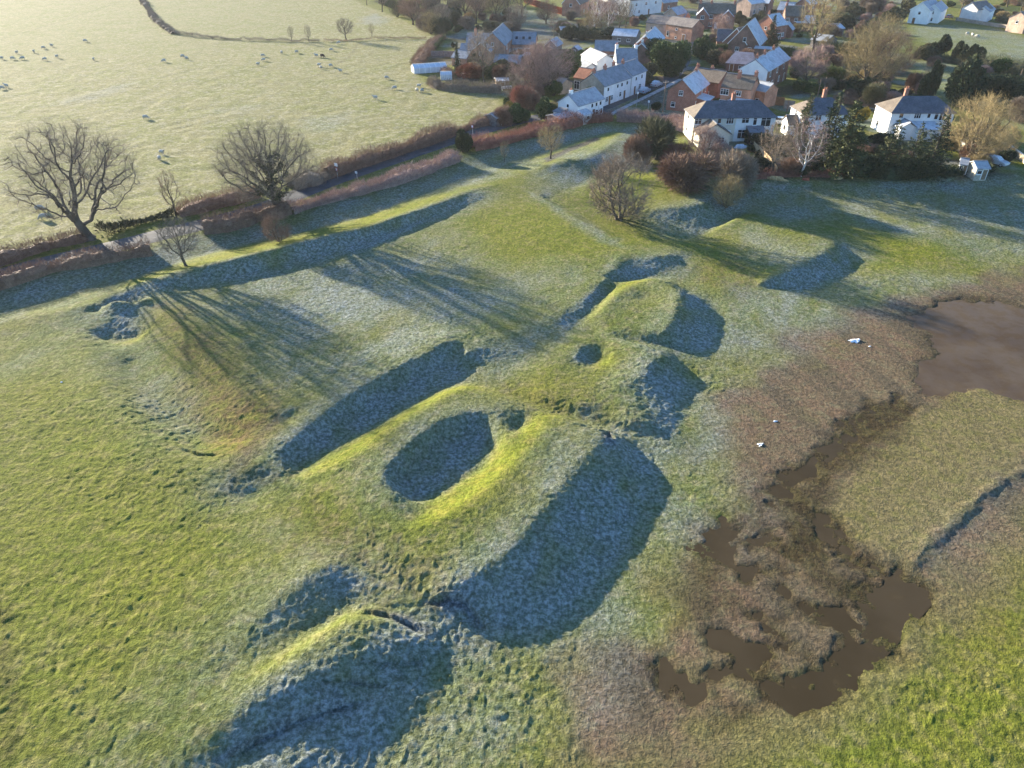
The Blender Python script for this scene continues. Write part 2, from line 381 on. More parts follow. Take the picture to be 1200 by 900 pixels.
for ln, w_, s_ in [([(1066,695),(1045,725),(1010,765),(960,800),(925,815)], 1.3, 1), ([(925,815),(893,793),(880,766),(847,750)], 1.0, 1), ([(893,793),(847,787),(813,807),(780,790)], .8, .9),
   ([(1045,680),(1015,660),(975,630),(945,600),(915,575)], 1.2, 1), ([(1013,733),(967,723),(927,700),(900,672),(860,663),(830,625)], .75, 1), ([(955,785),(947,767),(913,743),(887,723)], .6, .95), ([(915,575),(950,550),(985,520),(1010,495),(1055,474)], 1.1, .85), ([(960,650),(925,630),(880,632),(850,610)], .7, .75), ([(825,640),(850,655)], .9, .9), ([(925,815),(890,835),(850,850)], .5, .5)]:
    m_pud = np.maximum(m_pud, s_*area(X, Y, ln, 1.0, closed=False, width=w_, wob=.9))
m_weed = np.maximum(A([(810,660),(845,655),(860,680),(830,700),(810,685)], 1.0, wob=0.8), np.maximum(A([(905,590),(940,560),(985,520),(1020,480),(1070,470),(1060,510),(990,560),(950,610),(960,650),(1010,690),(990,705),(950,680),(915,640)], 1.5, wob=1.0), A([(775,690),(815,720),(805,735),(770,715)], 1, wob=1)))
for p_, s_ in [([(800,705),(850,690),(880,705),(860,725),(815,725)], .8), ([(870,770),(900,760),(930,790),(905,805),(880,795)], .9), ([(720,790),(770,770),(800,790),(770,815),(730,815)], .6), ([(850,600),(885,580),(905,600),(885,625),(860,625)], .7)]: m_weed = np.maximum(m_weed, s_*A(p_, 1.8, wob=1.2))
POND = [(1070,372),(1110,352),(1150,350),(1260,372),(1290,480),(1200,466),(1150,450),(1112,462),(1085,465),(1078,445),(1100,412),(1092,392)]
m_pond = A(POND, 1.4, wob=0.8)
m_lip = area(X, Y, [(1068,662),(1090,634),(1118,610),(1150,580),(1180,560),(1215,543)], 0.35, closed=False, width=0.35, wob=0.3)
m_far = np.maximum(sstep(0, 3, -seg_dist(X, Y, np.array([at(*p, VZ) for p in [(-900,500),(-90,340),(0,310),(110,277),(220,252),(300,232),(380,203),(480,172),(560,150),(600,134),(590,112),(500,95),(490,75),(520,45),(470,20),(430,6),(330,-60),(-1500,-60),(-3000,100)]]), True)), 0)
m_vill = A([(500,45),(640,0),(700,-40),(1700,-40),(1700,205),(1060,205),(870,210),(800,150),(700,130),(610,135),(590,105),(495,85)], 3.0, z=VZ)
# frost that has not thawed: shaded slopes, plus the wide frosted ground seen in the photograph
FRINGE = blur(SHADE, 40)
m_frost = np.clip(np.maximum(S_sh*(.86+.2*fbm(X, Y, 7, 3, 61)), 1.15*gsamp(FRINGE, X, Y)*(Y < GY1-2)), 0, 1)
for pts, f, s in [
  ([(-100,360),(0,330),(150,300),(370,245),(590,172),(700,150),(790,150),(720,190),(600,200),(540,222),(430,258),(300,290),(200,316),(110,350),(0,378),(-100,400)], 2.0, .72),
  ([(190,345),(300,320),(430,290),(520,262),(570,300),(640,330),(690,345),(640,372),(560,400),(430,430),(380,460),(330,480),(250,400)], 6.0, .68),
  ([(740,620),(770,560),(820,500),(815,420),(840,370),(930,340),(1000,350),(940,370),(870,420),(840,470),(835,540),(800,620),(740,680),(640,770),(600,860),(540,905),(420,905),(470,830),(560,770),(650,720)], 4.0, .74),
  ([(690,150),(770,145),(790,165),(700,190)], 3, .7),
  ([(870,225),(960,218),(1060,218),(1260,208),(1260,300),(1140,300),(1010,262),(900,262)], 4.0, .62),
  ([(850,270),(880,270),(960,300),(920,312),(880,300)], 2.5, .55), ([(770,255),(830,235),(860,245),(800,275)], 2, .6),
  ([(180,800),(280,720),(350,665),(400,670),(330,740),(220,830),(120,905)], 6.0, .62),
  ([(110,400),(165,400),(210,480),(255,540),(300,600),(370,650),(330,640),(250,560),(170,480)], 4.0, .42),
  ([(545,640),(600,590),(660,520),(700,515),(690,540),(620,620),(560,680),(520,690)], 2.5, .5),
  ([(470,540),(530,490),(580,480),(600,500),(560,500),(490,550)], 2.0, .45),
  ([(620,225),(690,262),(742,292),(735,298),(680,268)], 1.0, .6), ([(700,384),(785,416),(775,424),(700,394)], 1.0, .55),
  ([(560,405),(620,395),(600,440),(570,440)], 2, .6), ([(0,390),(80,380),(70,420),(0,440)], 4, .45), ([(860,330),(930,345),(900,372),(850,400)], 3, .5),
  ([(900,330),(1000,315),(1120,320),(1140,335),(960,372),(900,380)], 3, .5),
 ]:
    m_frost = np.maximum(m_frost, s*.88*A(pts, f*1.5, wob=f*0.7))
vf = lambda pts, f, s: s*area(X, Y, pts, f, z=VZ, wob=f*0.5)
for pts, f, s in [([(590,8),(660,18),(720,50),(640,45),(560,30)], 3, .5), ([(1080,28),(1170,35),(1230,50),(1230,80),(1130,62),(1065,40)], 4, .5), ([(1060,70),(1200,85),(1260,105),(1260,150),(1160,140),(1080,100)], 6, .5),
  ([(715,112),(740,108),(748,122),(722,128)], 1, .5), ([(745,118),(790,100),(815,128),(770,140)], 1.5, .5), ([(530,30),(560,30),(560,44),(535,46)], 1.5,.5), ([(660,70),(690,66),(690,82),(665,86)], 2, .5), ([(540,100),(600,107),(595,113),(540,106)], 1.2, .5),
  ([(420,28),(445,30),(455,22),(440,16),(425,20)], 3, .5), ([(160,95),(120,118),(60,122),(100,110)], 3, .35), ([(360,140),(420,130),(400,150),(350,155)], 4, .3), ([(330,120),(300,140),(250,130)], 5, .25),
  ([(870,150),(960,190),(1010,190),(1005,165),(940,160)], 2, .5)]:
    m_frost = np.maximum(m_frost, vf(pts, f, s))
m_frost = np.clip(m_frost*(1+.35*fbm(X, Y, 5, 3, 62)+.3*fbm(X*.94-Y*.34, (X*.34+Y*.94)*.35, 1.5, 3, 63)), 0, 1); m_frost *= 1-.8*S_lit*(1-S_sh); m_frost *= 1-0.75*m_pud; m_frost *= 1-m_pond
m_ochre = np.maximum.reduce([A([(190,360),(215,365),(260,410),(300,455),(310,490),(290,525),(250,520),(215,470),(185,410)], 3.5, wob=2)*.9, A([(370,590),(420,620),(480,660),(540,690),(560,730),(500,720),(440,690),(380,640)], 4, wob=2)*.6,
   A([(860,300),(900,330),(850,345),(790,320)], 3, wob=2)*.45, A([(1090,720),(1240,600),(1240,680),(1130,760)], 4, wob=2)*.5, A([(600,455),(690,460),(740,490),(640,480)], 3, wob=1)*.35, A([(620,215),(700,235),(680,250)], 3)*.2])
m_lush_lit = np.clip(S_lit*(1-m_frost), 0, 1)*(1-m_mud)  # slopes turned to the sun are painted a brighter yellow-green
for pts, f, s in [([(1000,905),(1100,800),(1240,720),(1240,905)], 5, .5), ([(740,350),(700,255),(840,300),(900,340),(860,380)], 4, .35), ([(1000,290),(1060,270),(1120,290),(1060,320)], 3, .55), ([(0,420),(120,400),(200,520),(330,620),(260,760),(120,905),(0,905)], 8, .4),
   ([(520,380),(640,330),(700,300),(720,320),(640,380),(560,400)], 5, .4), ([(540,262),(640,240),(720,290),(640,320),(560,300)], 5, .4), ([(600,860),(700,820),(760,905),(600,905)], 4, .6)]:
    m_lush_lit = np.maximum(m_lush_lit, s*A(pts, f, wob=f*.4)*(1-.7*m_frost))
for pts, f, s in [([(505,72),(540,67),(545,80),(512,84)], .6, 1), ([(528,50),(545,48),(543,58),(522,59)], .6, .8), ([(770,160),(800,150),(810,175),(780,180)], 2, .8), ([(985,195),(1010,185),(1035,202),(990,208)], 1.5, .8), ([(1160,185),(1195,180),(1200,200),(1170,198)], 1.5, .9), ([(1075,100),(1120,95),(1130,105),(1075,112)], 2, .7), ([(1090,30),(1180,45),(1230,58),(1230,68),(1070,45)], 3, .25), ([(470,20),(505,40),(480,46),(430,38)], 4, .6), ([(590,0),(620,2),(612,10),(590,8)], 2, .7), ([(640,210),(600,190),(730,160)], 2, .3), ([(700,235),(742,262),(735,285),(690,258)], 3, .5)]:
    m_lush_lit = np.maximum(m_lush_lit, vf(pts, f, s))
m_soil = np.maximum.reduce([A([(255,575),(290,520),(318,492),(330,500),(300,540),(330,555)], 1.2, wob=1)*.35, area(X, Y, [(268,570),(285,540),(305,510),(325,492)], 1.0, closed=False, width=0.5, wob=.6)*.6, A([(500,705),(520,697),(545,700),(560,722),(540,715),(515,710)], .5, wob=.3), A([(706,508),(716,508),(722,520),(712,520)], .4, wob=.2), area(X, Y, [(430,715),(465,722),(500,740)], .4, closed=False, width=.25, wob=.2)*.8,
   area(X, Y, [(255,892),(300,862),(360,832),(410,820)], .3, closed=False, width=.18, wob=.1)*.8, A([(720,225),(700,235),(712,262),(745,268),(752,250)], 1.2, wob=1)*.4, area(X, Y, [(0,720),(12,790),(10,880)], .8, closed=False, width=.3, wob=.6)*.4,
   vf([(855,195),(1000,197),(1100,193),(1170,200),(1165,208),(1060,206),(960,208),(870,210)], 1.2, .8), vf([(1000,150),(1060,160),(1090,190),(1050,200),(1000,190)], 2, .5), A([(637,186),(665,174),(700,160),(704,163),(668,178),(642,190)], .5, wob=.3)*.9])
gard = np.maximum(vf([(500,45),(600,30),(760,-20),(1060,-20),(1060,60),(1070,100),(1100,160),(1190,165),(1190,206),(870,212),(800,160),(760,135),(640,132),(610,128),(596,106),(540,96),(500,80)], 2.0, 1.0), 0)*(1-m_far)
gn1 = fbm(X, Y, 9, 3, 201); gn2 = fbm(X, Y, 6, 3, 202)
m_soil = np.maximum(m_soil, gard*sstep(-.3, .45, gn1)*.8); m_frost = np.maximum(m_frost, gard*sstep(.0, .5, gn2)*.6); m_lush_lit = m_lush_lit*(1-.6*gard*sstep(.2, -.3, gn2))
m_soil = np.maximum(m_soil, .3*area(X, Y, [(-60,62),(0,46),(70,26),(140,2)], .6, closed=False, width=.3, z=VZ)); m_soil = np.maximum(m_soil, .3*area(X, Y, [(330,100),(372,88),(410,66),(420,50)], .8, closed=False, width=.3, z=VZ, wob=.5))
m_pale = np.clip(m_far*0.95, 0, 1)
m_yard = np.maximum.reduce([vf([(606,62),(650,60),(650,70),(600,72)], 1, .9), vf([(985,125),(1003,128),(1000,140),(970,140)], 1, .8), vf([(820,110),(855,110),(850,122),(815,122)], 1, .6), vf([(1015,140),(1090,150),(1075,160),(1000,155)], 2, .5), m_road])
m_frost *= 1-.75*np.clip(A([(195,372),(235,400),(285,450),(306,485),(285,522),(245,528),(205,470),(180,410)], 3, wob=2), 0, 1)
m_lush_lit = np.maximum(m_lush_lit, .9*A([(222,524),(262,505),(296,478),(307,492),(280,524),(245,533)], 1.5, wob=1))
# --- fine relief: tussocks, worn steps, hollows filled by water
rough = np.clip(0.75+0.2*S_st+0.1*m_frost-0.5*m_mud-0.3*m_green_br+0.1*m_far, 0.25, 1.4)
rough = rough*(1-np.clip(m_yard, 0, 1))*(1-0.6*m_pud)*(1-0.9*m_pond)
def fade(wl): return np.clip(wl/(2.2*RES)-0.6, 0, 1)
mic = np.zeros(X.shape); i_ = np.where(Y < 460)[0]
xn, yn = X[i_], Y[i_]; wx_ = .28*vnoise(xn/1.4, yn/1.4, 301)+.22*vnoise(xn/.5, yn/.5, 302); wy_ = .28*vnoise(xn/1.4+9, yn/1.4, 303)+.22*vnoise(xn/.5, yn/.5+7, 304); xn = xn+wx_; yn = yn+wy_
t1 = fbm(xn, yn, 2.6, 2, 3)*(0.07+.14*m_far[i_])*fade(2.6)[i_]
t2 = vnoise(xn/0.95, yn/0.95, 21); t2 = np.maximum(t2, -0.1)*0.035*(1+.5*S_st[i_])*fade(.95)[i_]
t3 = (1-np.abs(vnoise(xn/0.62+3.1, yn/0.5-2.2, 33)))**2*0.085*(1+.5*S_st[i_])*fade(.6)[i_]
t4 = vnoise(xn/0.3, yn/0.3, 44)*0.05*fade(.3)[i_]
t5 = np.maximum(vnoise(xn/1.7, yn/1.3, 51)-0.55, 0)*0.55*fade(1.5)[i_]
patch = 0.75+0.45*fbm(xn, yn, 9, 2, 77)
mic[i_] = ((t2+t3*.85+t4*1.15)*np.clip(patch, .35, 1.3)+t5*0.15+t1*.45)*rough[i_]
Z = Z+mic
Z += crook(X, Y, [(258,895),(300,862),(340,842),(380,828),(412,818),(440,815)], 0.6, 2.5, 1)
Z += crook(X, Y, [(358,791),(395,790),(430,795),(460,800)], 0.55, 1.8, 1)
Z += crook(X, Y, [(420,768),(455,772),(500,770)], 0.45, 1.5, 1)
Z += crook(X, Y, [(500,706),(520,697),(545,700),(556,715),(576,738)], 0.7, 1.6, 1)
Z += crook(X, Y, [(425,715),(455,720),(480,730),(500,742)], 0.45, 1.2, 1)
Z += crook(X, Y, [(705,508),(713,507),(722,515)], 0.6, 1.2, 1)
Z += crook(X, Y, [(212,525),(235,532),(258,532)], 0.3, 1.0, 1)
Z += crook(X, Y, [(905,222),(950,216),(985,222)], .4, 1.5, 1)
Z += crook(X, Y, [(1075,222),(1110,212),(1150,200)], .4, 1.5, 1)
Z += m_lip*0.08
tuft = fbm(X, Y, 1.1, 3, 91)
tuft2 = fbm(X, Y, .7, 3, 92)
Z -= m_pud*(0.15-0.05*m_weed-0.045*tuft2-.03*tuft)
Z -= m_pond*(0.21-.05*tuft2)
GZ = Z.reshape(keep_r, keep_c)
idx = np.arange(keep_r*keep_c).reshape(keep_r, keep_c)
Fq = np.stack([idx[:-1, :-1], idx[:-1, 1:], idx[1:, 1:], idx[1:, :-1]], -1).reshape(-1, 4)
gme = np_mesh('ground', np.stack([X, Y, Z], -1), Fq, 4, smooth=True)
for nm, chans in (('cover_a', (m_frost, m_mud*(1-m_green_br), m_ochre, m_pale)), ('cover_b', (m_soil, m_lush_lit, np.maximum(m_tan, m_tan2*.7), np.clip(1.3*m_pud+0.8*m_weed+.9*A(POND, 3.0, wob=1.5), 0, 1)))):
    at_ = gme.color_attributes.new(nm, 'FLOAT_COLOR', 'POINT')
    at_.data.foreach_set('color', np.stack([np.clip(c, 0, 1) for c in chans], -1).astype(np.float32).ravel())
def ground_material():
    m, nt, b = new_mat('ground_cover'); co = coords(nt)
    def attr(n):
        a = nt.nodes.new('ShaderNodeAttribute'); a.attribute_name = n
        s = nt.nodes.new('ShaderNodeSeparateColor'); nt.links.new(a.outputs['Color'], s.inputs[0])
        return s.outputs[0], s.outputs[1], s.outputs[2], a.outputs['Alpha']
    frost, mud, ochre, pale = attr('cover_a'); soil, lush_lit, tan, wet = attr('cover_b')
    n_big = noise(nt, co, 0.11, 4, .6); n_mid = noise(nt, co, 0.9, 4, .65); n_fin = noise(nt, co, 2.9, 4, .75); n_tiny = noise(nt, co, 8, 3, .65)
    grass = mixc(nt, ramp(nt, n_big, .35, .65), (0.098,0.118,0.018), (0.132,0.134,0.026))
    grass = mixc(nt, ramp(nt, n_mid, .46, .66), grass, (0.172,0.160,0.058))
    grass = mixc(nt, lush_lit, grass, mixc(nt, ramp(nt, n_mid, .35, .7), (0.128,0.150,0.012), (0.190,0.178,0.022)))  # lush grass colour, also the brightness painted on sun-facing slopes
    och = mixc(nt, ramp(nt, n_mid, .4, .65), (0.155,0.118,0.034), (0.115,0.075,0.030))
    c = mixc(nt, mth(nt, 'MULTIPLY', ochre, ramp(nt, n_mid, .2, .6)), grass, och)
    pl = mixc(nt, ramp(nt, n_big, .4, .62), (0.200,0.182,0.080), (0.165,0.166,0.055)); pl = mixc(nt, ramp(nt, n_mid, .45, .65), pl, (0.268,0.246,0.150))
    c = mixc(nt, pale, c, pl)
    md = mixc(nt, ramp(nt, n_big, .35, .65), (0.125,0.092,0.056), (0.135,0.086,0.058)); md = mixc(nt, ramp(nt, n_mid, .45, .7), md, (0.140,0.118,0.070))
    sxy = nt.nodes.new('ShaderNodeSeparateXYZ'); nt.links.new(co, sxy.inputs[0]); cu = nt.nodes.new('ShaderNodeCombineXYZ')
    nt.links.new(mth(nt, 'MULTIPLY', mth(nt, 'SUBTRACT', mth(nt, 'MULTIPLY', sxy.outputs[0], .33), mth(nt, 'MULTIPLY', sxy.outputs[1], .94)), .05), cu.inputs[0]); nt.links.new(mth(nt, 'MULTIPLY', mth(nt, 'ADD', mth(nt, 'MULTIPLY', sxy.outputs[0], .94), mth(nt, 'MULTIPLY', sxy.outputs[1], .33)), .34), cu.inputs[1]); n_str = noise(nt, cu.outputs[0], 1.0, 3, .55)
    md = mixc(nt, ramp(nt, n_str, .44, .58, 0, .75), md, (0.082,0.066,0.044)); md = mixc(nt, ramp(nt, n_big, .52, .68, 0, .6), md, (0.120,0.108,0.050))
    md = mixc(nt, tan, md, mixc(nt, ramp(nt, n_mid, .4, .7), (0.150,0.122,0.058), (0.130,0.118,0.042)))
    md = mixc(nt, mth(nt, 'MULTIPLY', wet, ramp(nt, n_fin, .0, .42)), md, mixc(nt, ramp(nt, n_mid, .4, .62), (0.041,0.030,0.0155), (0.060,0.049,0.021)))
    c = mixc(nt, mud, c, md)
    so = mixc(nt, ramp(nt, n_fin, .35, .65), (0.030,0.021,0.014), (0.062,0.045,0.028))
    c = mixc(nt, soil, c, so)
    # frost lies on the blades in speckles and closes up where it is thick
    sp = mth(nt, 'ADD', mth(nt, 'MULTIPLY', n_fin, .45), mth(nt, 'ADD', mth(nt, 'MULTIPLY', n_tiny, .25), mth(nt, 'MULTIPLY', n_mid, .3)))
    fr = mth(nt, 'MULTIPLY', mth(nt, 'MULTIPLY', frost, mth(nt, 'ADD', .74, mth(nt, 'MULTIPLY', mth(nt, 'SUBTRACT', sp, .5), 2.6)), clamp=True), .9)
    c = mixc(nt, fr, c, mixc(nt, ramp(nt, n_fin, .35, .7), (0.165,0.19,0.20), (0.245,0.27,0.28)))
    # blade-scale variation of tone
    c = mixc(nt, 1.0, c, mixc(nt, ramp(nt, n_fin, .34, .66), (0.60,0.62,0.60), (1.30,1.28,1.22)), 'MULTIPLY')
    c = mixc(nt, ramp(nt, n_tiny, .58, .74, 0, .45), c, mixc(nt, 1.0, c, (1.7,1.6,1.45), 'MULTIPLY'))
    _val(nt, b.inputs['Base Color'], c); b.inputs['Roughness'].default_value = 0.95; b.inputs['Specular IOR Level'].default_value = 0.08
    h = mth(nt, 'ADD', mth(nt, 'MULTIPLY', n_fin, .75), mth(nt, 'MULTIPLY', n_tiny, .35))
    _val(nt, b.inputs['Normal'], bump(nt, h, 1.0, 0.26))
    return m
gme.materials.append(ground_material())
tag(link('ground', gme), kind='structure')
# smooth surface under things that stand, from the very sheet that was built
def top(x, y):
    j = int(np.clip(np.searchsorted(ys, y)-1, 0, keep_r-2)); hw = max(26.0, 30.0+0.592*(y-22.2))
    i = int(np.clip(np.searchsorted(us, x/hw)-1, 0, keep_c-2))
    return float(GZ[j:j+2, i:i+2].mean())
def gp(px, py):
    p = ground(px, py); p[2] = top(p[0], p[1]); return p

# ------------------------------------------------------------------ water, roads
def flat_poly(name, pts, z, mat, kind='structure'):
    P = [at(*p, z) for p in pts]; me = bpy.data.meshes.new(name)
    me.from_pydata([tuple(p) for p in P], [], [list(range(len(P)))[::-1]]); me.update()
    if me.polygons[0].normal.z < 0: me.flip_normals()
    me.materials.append(mat); return tag(link(name, me), kind=kind)
def water_material(name, c1, c2, rough):
    m, nt, b = new_mat(name); co = coords(nt)
    n = noise(nt, co, .12, 5, .6); n2 = noise(nt, co, .7, 4, .6)
    c = mixc(nt, ramp(nt, n, .38, .62), c1, c2); c = mixc(nt, ramp(nt, n2, .6, .75, 0, .35), c, tuple(v*1.5 for v in c2))
    _val(nt, b.inputs['Base Color'], c); _val(nt, b.inputs['Roughness'], ramp(nt, n2, .4, .7, rough*.6, rough*1.6))
    b.inputs['IOR'].default_value = 1.33; b.inputs['Specular IOR Level'].default_value = 0.10
    _val(nt, b.inputs['Normal'], bump(nt, noise(nt, co, 5, 2), .15, .02))
    return m
flat_poly('flood_water', [(780,600),(1000,445),(1100,450),(1100,700),(960,860),(770,850)], -0.032, water_material('flood_water', (0.040,0.029,0.015), (0.052,0.038,0.021), .55))
flat_poly('pond_water', [(1050,345),(1150,338),(1320,355),(1320,500),(1180,478),(1060,480)], 0.0, water_material('pond_water', (0.066,0.044,0.026), (0.092,0.066,0.042), .55))

def strip(name, px, width, mat, off=0.03, step=1.0, wob=0.0):
    P = [ground(*p)[:2] for p in px]
    for _ in range(2):                                     # soften the bends
        Q = [P[0]]
        for a, b in zip(P[:-1], P[1:]): Q += [a*.75+b*.25, a*.25+b*.75]
        P = Q+[P[-1]]
    pts = [P[0]]
    for a, b in zip(P[:-1], P[1:]):
        n = max(1, int(np.linalg.norm(b-a)/step)); pts += [a+(b-a)*(k+1)/n for k in range(n)]
    pts = np.array(pts); T = np.gradient(pts, axis=0); T /= np.linalg.norm(T, axis=1)[:, None]+1e-9; N = np.stack([-T[:, 1], T[:, 0]], -1)
    cols = np.linspace(-.5, .5, 7); V = []
    for k, (p, n) in enumerate(zip(pts, N)):
        w = width*(1+wob*math.sin(k*.37))
        for c in cols:
            q = p+n*c*w; V.append((q[0], q[1], top(q[0], q[1])+off-(0.12 if abs(c) > .45 else 0)))
    Fa = [(r*7+c, r*7+c+1, (r+1)*7+c+1, (r+1)*7+c) for r in range(len(pts)-1) for c in range(6)]
    me = np_mesh(name, np.array(V), np.array(Fa), 4, smooth=True); 
    me.materials.append(mat)
    if sum(p.normal.z for p in me.polygons) < 0: me.flip_normals()
    return tag(link(name, me), kind='structure')
asphalt = simple('asphalt', (0.062,0.062,0.066), .8, .3, .6, bmp=.02)
frosty_asphalt = simple('frosted_asphalt', (0.15,0.155,0.165), .8, .35, .5, bmp=.02)
strip('road', ROAD, 5.4, asphalt, 0.06)
strip('side_road', [(800,50),(835,47),(850,40)], 5.0, asphalt, 0.064)
strip('lane', BACK_LANE, 4.0, asphalt, 0.068)
pavement_mat = simple('pavement', (0.30,0.29,0.28), .85, .25, .8)
strip('pavement', [(712,136),(735,124),(760,112),(778,103),(797,93)], 1.3, pavement_mat, 0.12)
strip('pavement', [(985,117),(1003,121),(1040,131)], 3.0, simple('gravel_drive', (0.26,0.22,0.16), .9, .3, 1.0), 0.05)
# ================================================================== PLANTS
def tubes(S, sides=3):
    """tapered tubes; S rows = p0(3) p1(3) r0 r1"""
    S = np.asarray(S, float); n = len(S); p0, p1 = S[:, :3], S[:, 3:6]
    d = p1-p0; d /= np.linalg.norm(d, axis=1)[:, None]+1e-9
    ref = np.where(np.abs(d[:, 2:3]) < .9, np.array([[0, 0, 1.]]), np.array([[1., 0, 0]]))
    u = np.cross(d, ref); u /= np.linalg.norm(u, axis=1)[:, None]+1e-9; w = np.cross(d, u)
    V = np.zeros((n, 2*sides, 3))
    for k in range(sides):
        a = 2*math.pi*k/sides; o = u*math.cos(a)+w*math.sin(a)
        V[:, k] = p0+o*S[:, 6:7]; V[:, sides+k] = p1+o*S[:, 7:8]
    base = (np.arange(n)*2*sides)[:, None]
    F = np.stack([base[:, 0][:, None]+np.array([k, (k+1) % sides, sides+(k+1) % sides, sides+k]) for k in range(sides)], 1).reshape(-1, 4)
    return V.reshape(-1, 3), F
def blades(P, D, L, W):
    """small leaves or spray tips: one quad each, at P along D"""
    n = len(P); D = D/(np.linalg.norm(D, axis=1)[:, None]+1e-9)
    r = rng.normal(size=(n, 3)); u = np.cross(D, r); u /= np.linalg.norm(u, axis=1)[:, None]+1e-9
    L = np.broadcast_to(np.asarray(L, float), (n,))[:, None]; W = np.broadcast_to(np.asarray(W, float), (n,))[:, None]
    V = np.stack([P-u*W*.5, P+D*L*.5-u*W*.62, P+D*L, P+D*L*.5+u*W*.62], 1).reshape(-1, 3)
    F = np.arange(n*4).reshape(-1, 4)
    return V, F
def join(*parts):
    V, F, o = [], [], 0
    for v, f in parts: V.append(v); F.append(f+o); o += len(v)
    return np.concatenate(V), np.concatenate(F)
def wood_mat(name, c, var=.35, scale=1.2): return simple(name, c, .9, var, scale, spec=.1)
def leaf_mat(name, c1, c2, scale=1.3):
    if name in _MC: return _MC[name]
    m, nt, b = new_mat(name); co = coords(nt); oi = nt.nodes.new('ShaderNodeObjectInfo')
    n = noise(nt, co, scale, 3, .6); n2 = noise(nt, co, scale*7, 2, .6)
    c = mixc(nt, ramp(nt, n, .35, .65), c1, c2); c = mixc(nt, 1.0, c, mixc(nt, ramp(nt, n2, .3, .7), (.7,.7,.7), (1.3,1.3,1.3)), 'MULTIPLY')
    c = mixc(nt, 1.0, c, mixc(nt, oi.outputs['Random'], (.82,.82,.82), (1.18,1.15,1.1)), 'MULTIPLY')
    _val(nt, b.inputs['Base Color'], c); b.inputs['Roughness'].default_value = .75; b.inputs['Specular IOR Level'].default_value = .15
    _MC[name] = m; return m
BARK = wood_mat('bark', (0.105,0.085,0.062)); BARK_D = wood_mat('dark_bark', (0.070,0.058,0.042)); BIRCH = simple('birch_bark', (0.55,0.52,0.48), .8, .3, 2.0)
TW_GREY = leaf_mat('grey_twigs', (0.169,0.132,0.097), (0.223,0.176,0.132)); TW_BROWN = leaf_mat('brown_twigs', (0.165,0.098,0.066), (0.235,0.150,0.102))
TW_PINK = leaf_mat('pink_twigs', (0.236,0.155,0.132), (0.317,0.223,0.189)); TW_RED = leaf_mat('red_twigs', (0.203,0.084,0.061), (0.290,0.142,0.095))
TW_GOLD = leaf_mat('golden_twigs', (0.236,0.182,0.084), (0.317,0.243,0.121)); TW_OAK = leaf_mat('oak_twigs', (0.142,0.108,0.081), (0.189,0.143,0.108))
EVERG = leaf_mat('dark_needles', (0.030,0.044,0.022), (0.058,0.072,0.032)); EVERG2 = leaf_mat('green_needles', (0.050,0.062,0.024), (0.088,0.092,0.038))
LAUREL = leaf_mat('laurel_leaves', (0.040,0.068,0.020), (0.075,0.105,0.030)); IVY = leaf_mat('ivy_leaves', (0.038,0.050,0.020), (0.065,0.075,0.030))
BEECH = leaf_mat('copper_leaves', (0.190,0.058,0.030), (0.280,0.095,0.045)); GOLDBUSH = leaf_mat('golden_leaves', (0.16,0.13,0.02), (0.26,0.20,0.04))
OLIVE = leaf_mat('olive_leaves', (0.075,0.075,0.035), (0.115,0.105,0.055))

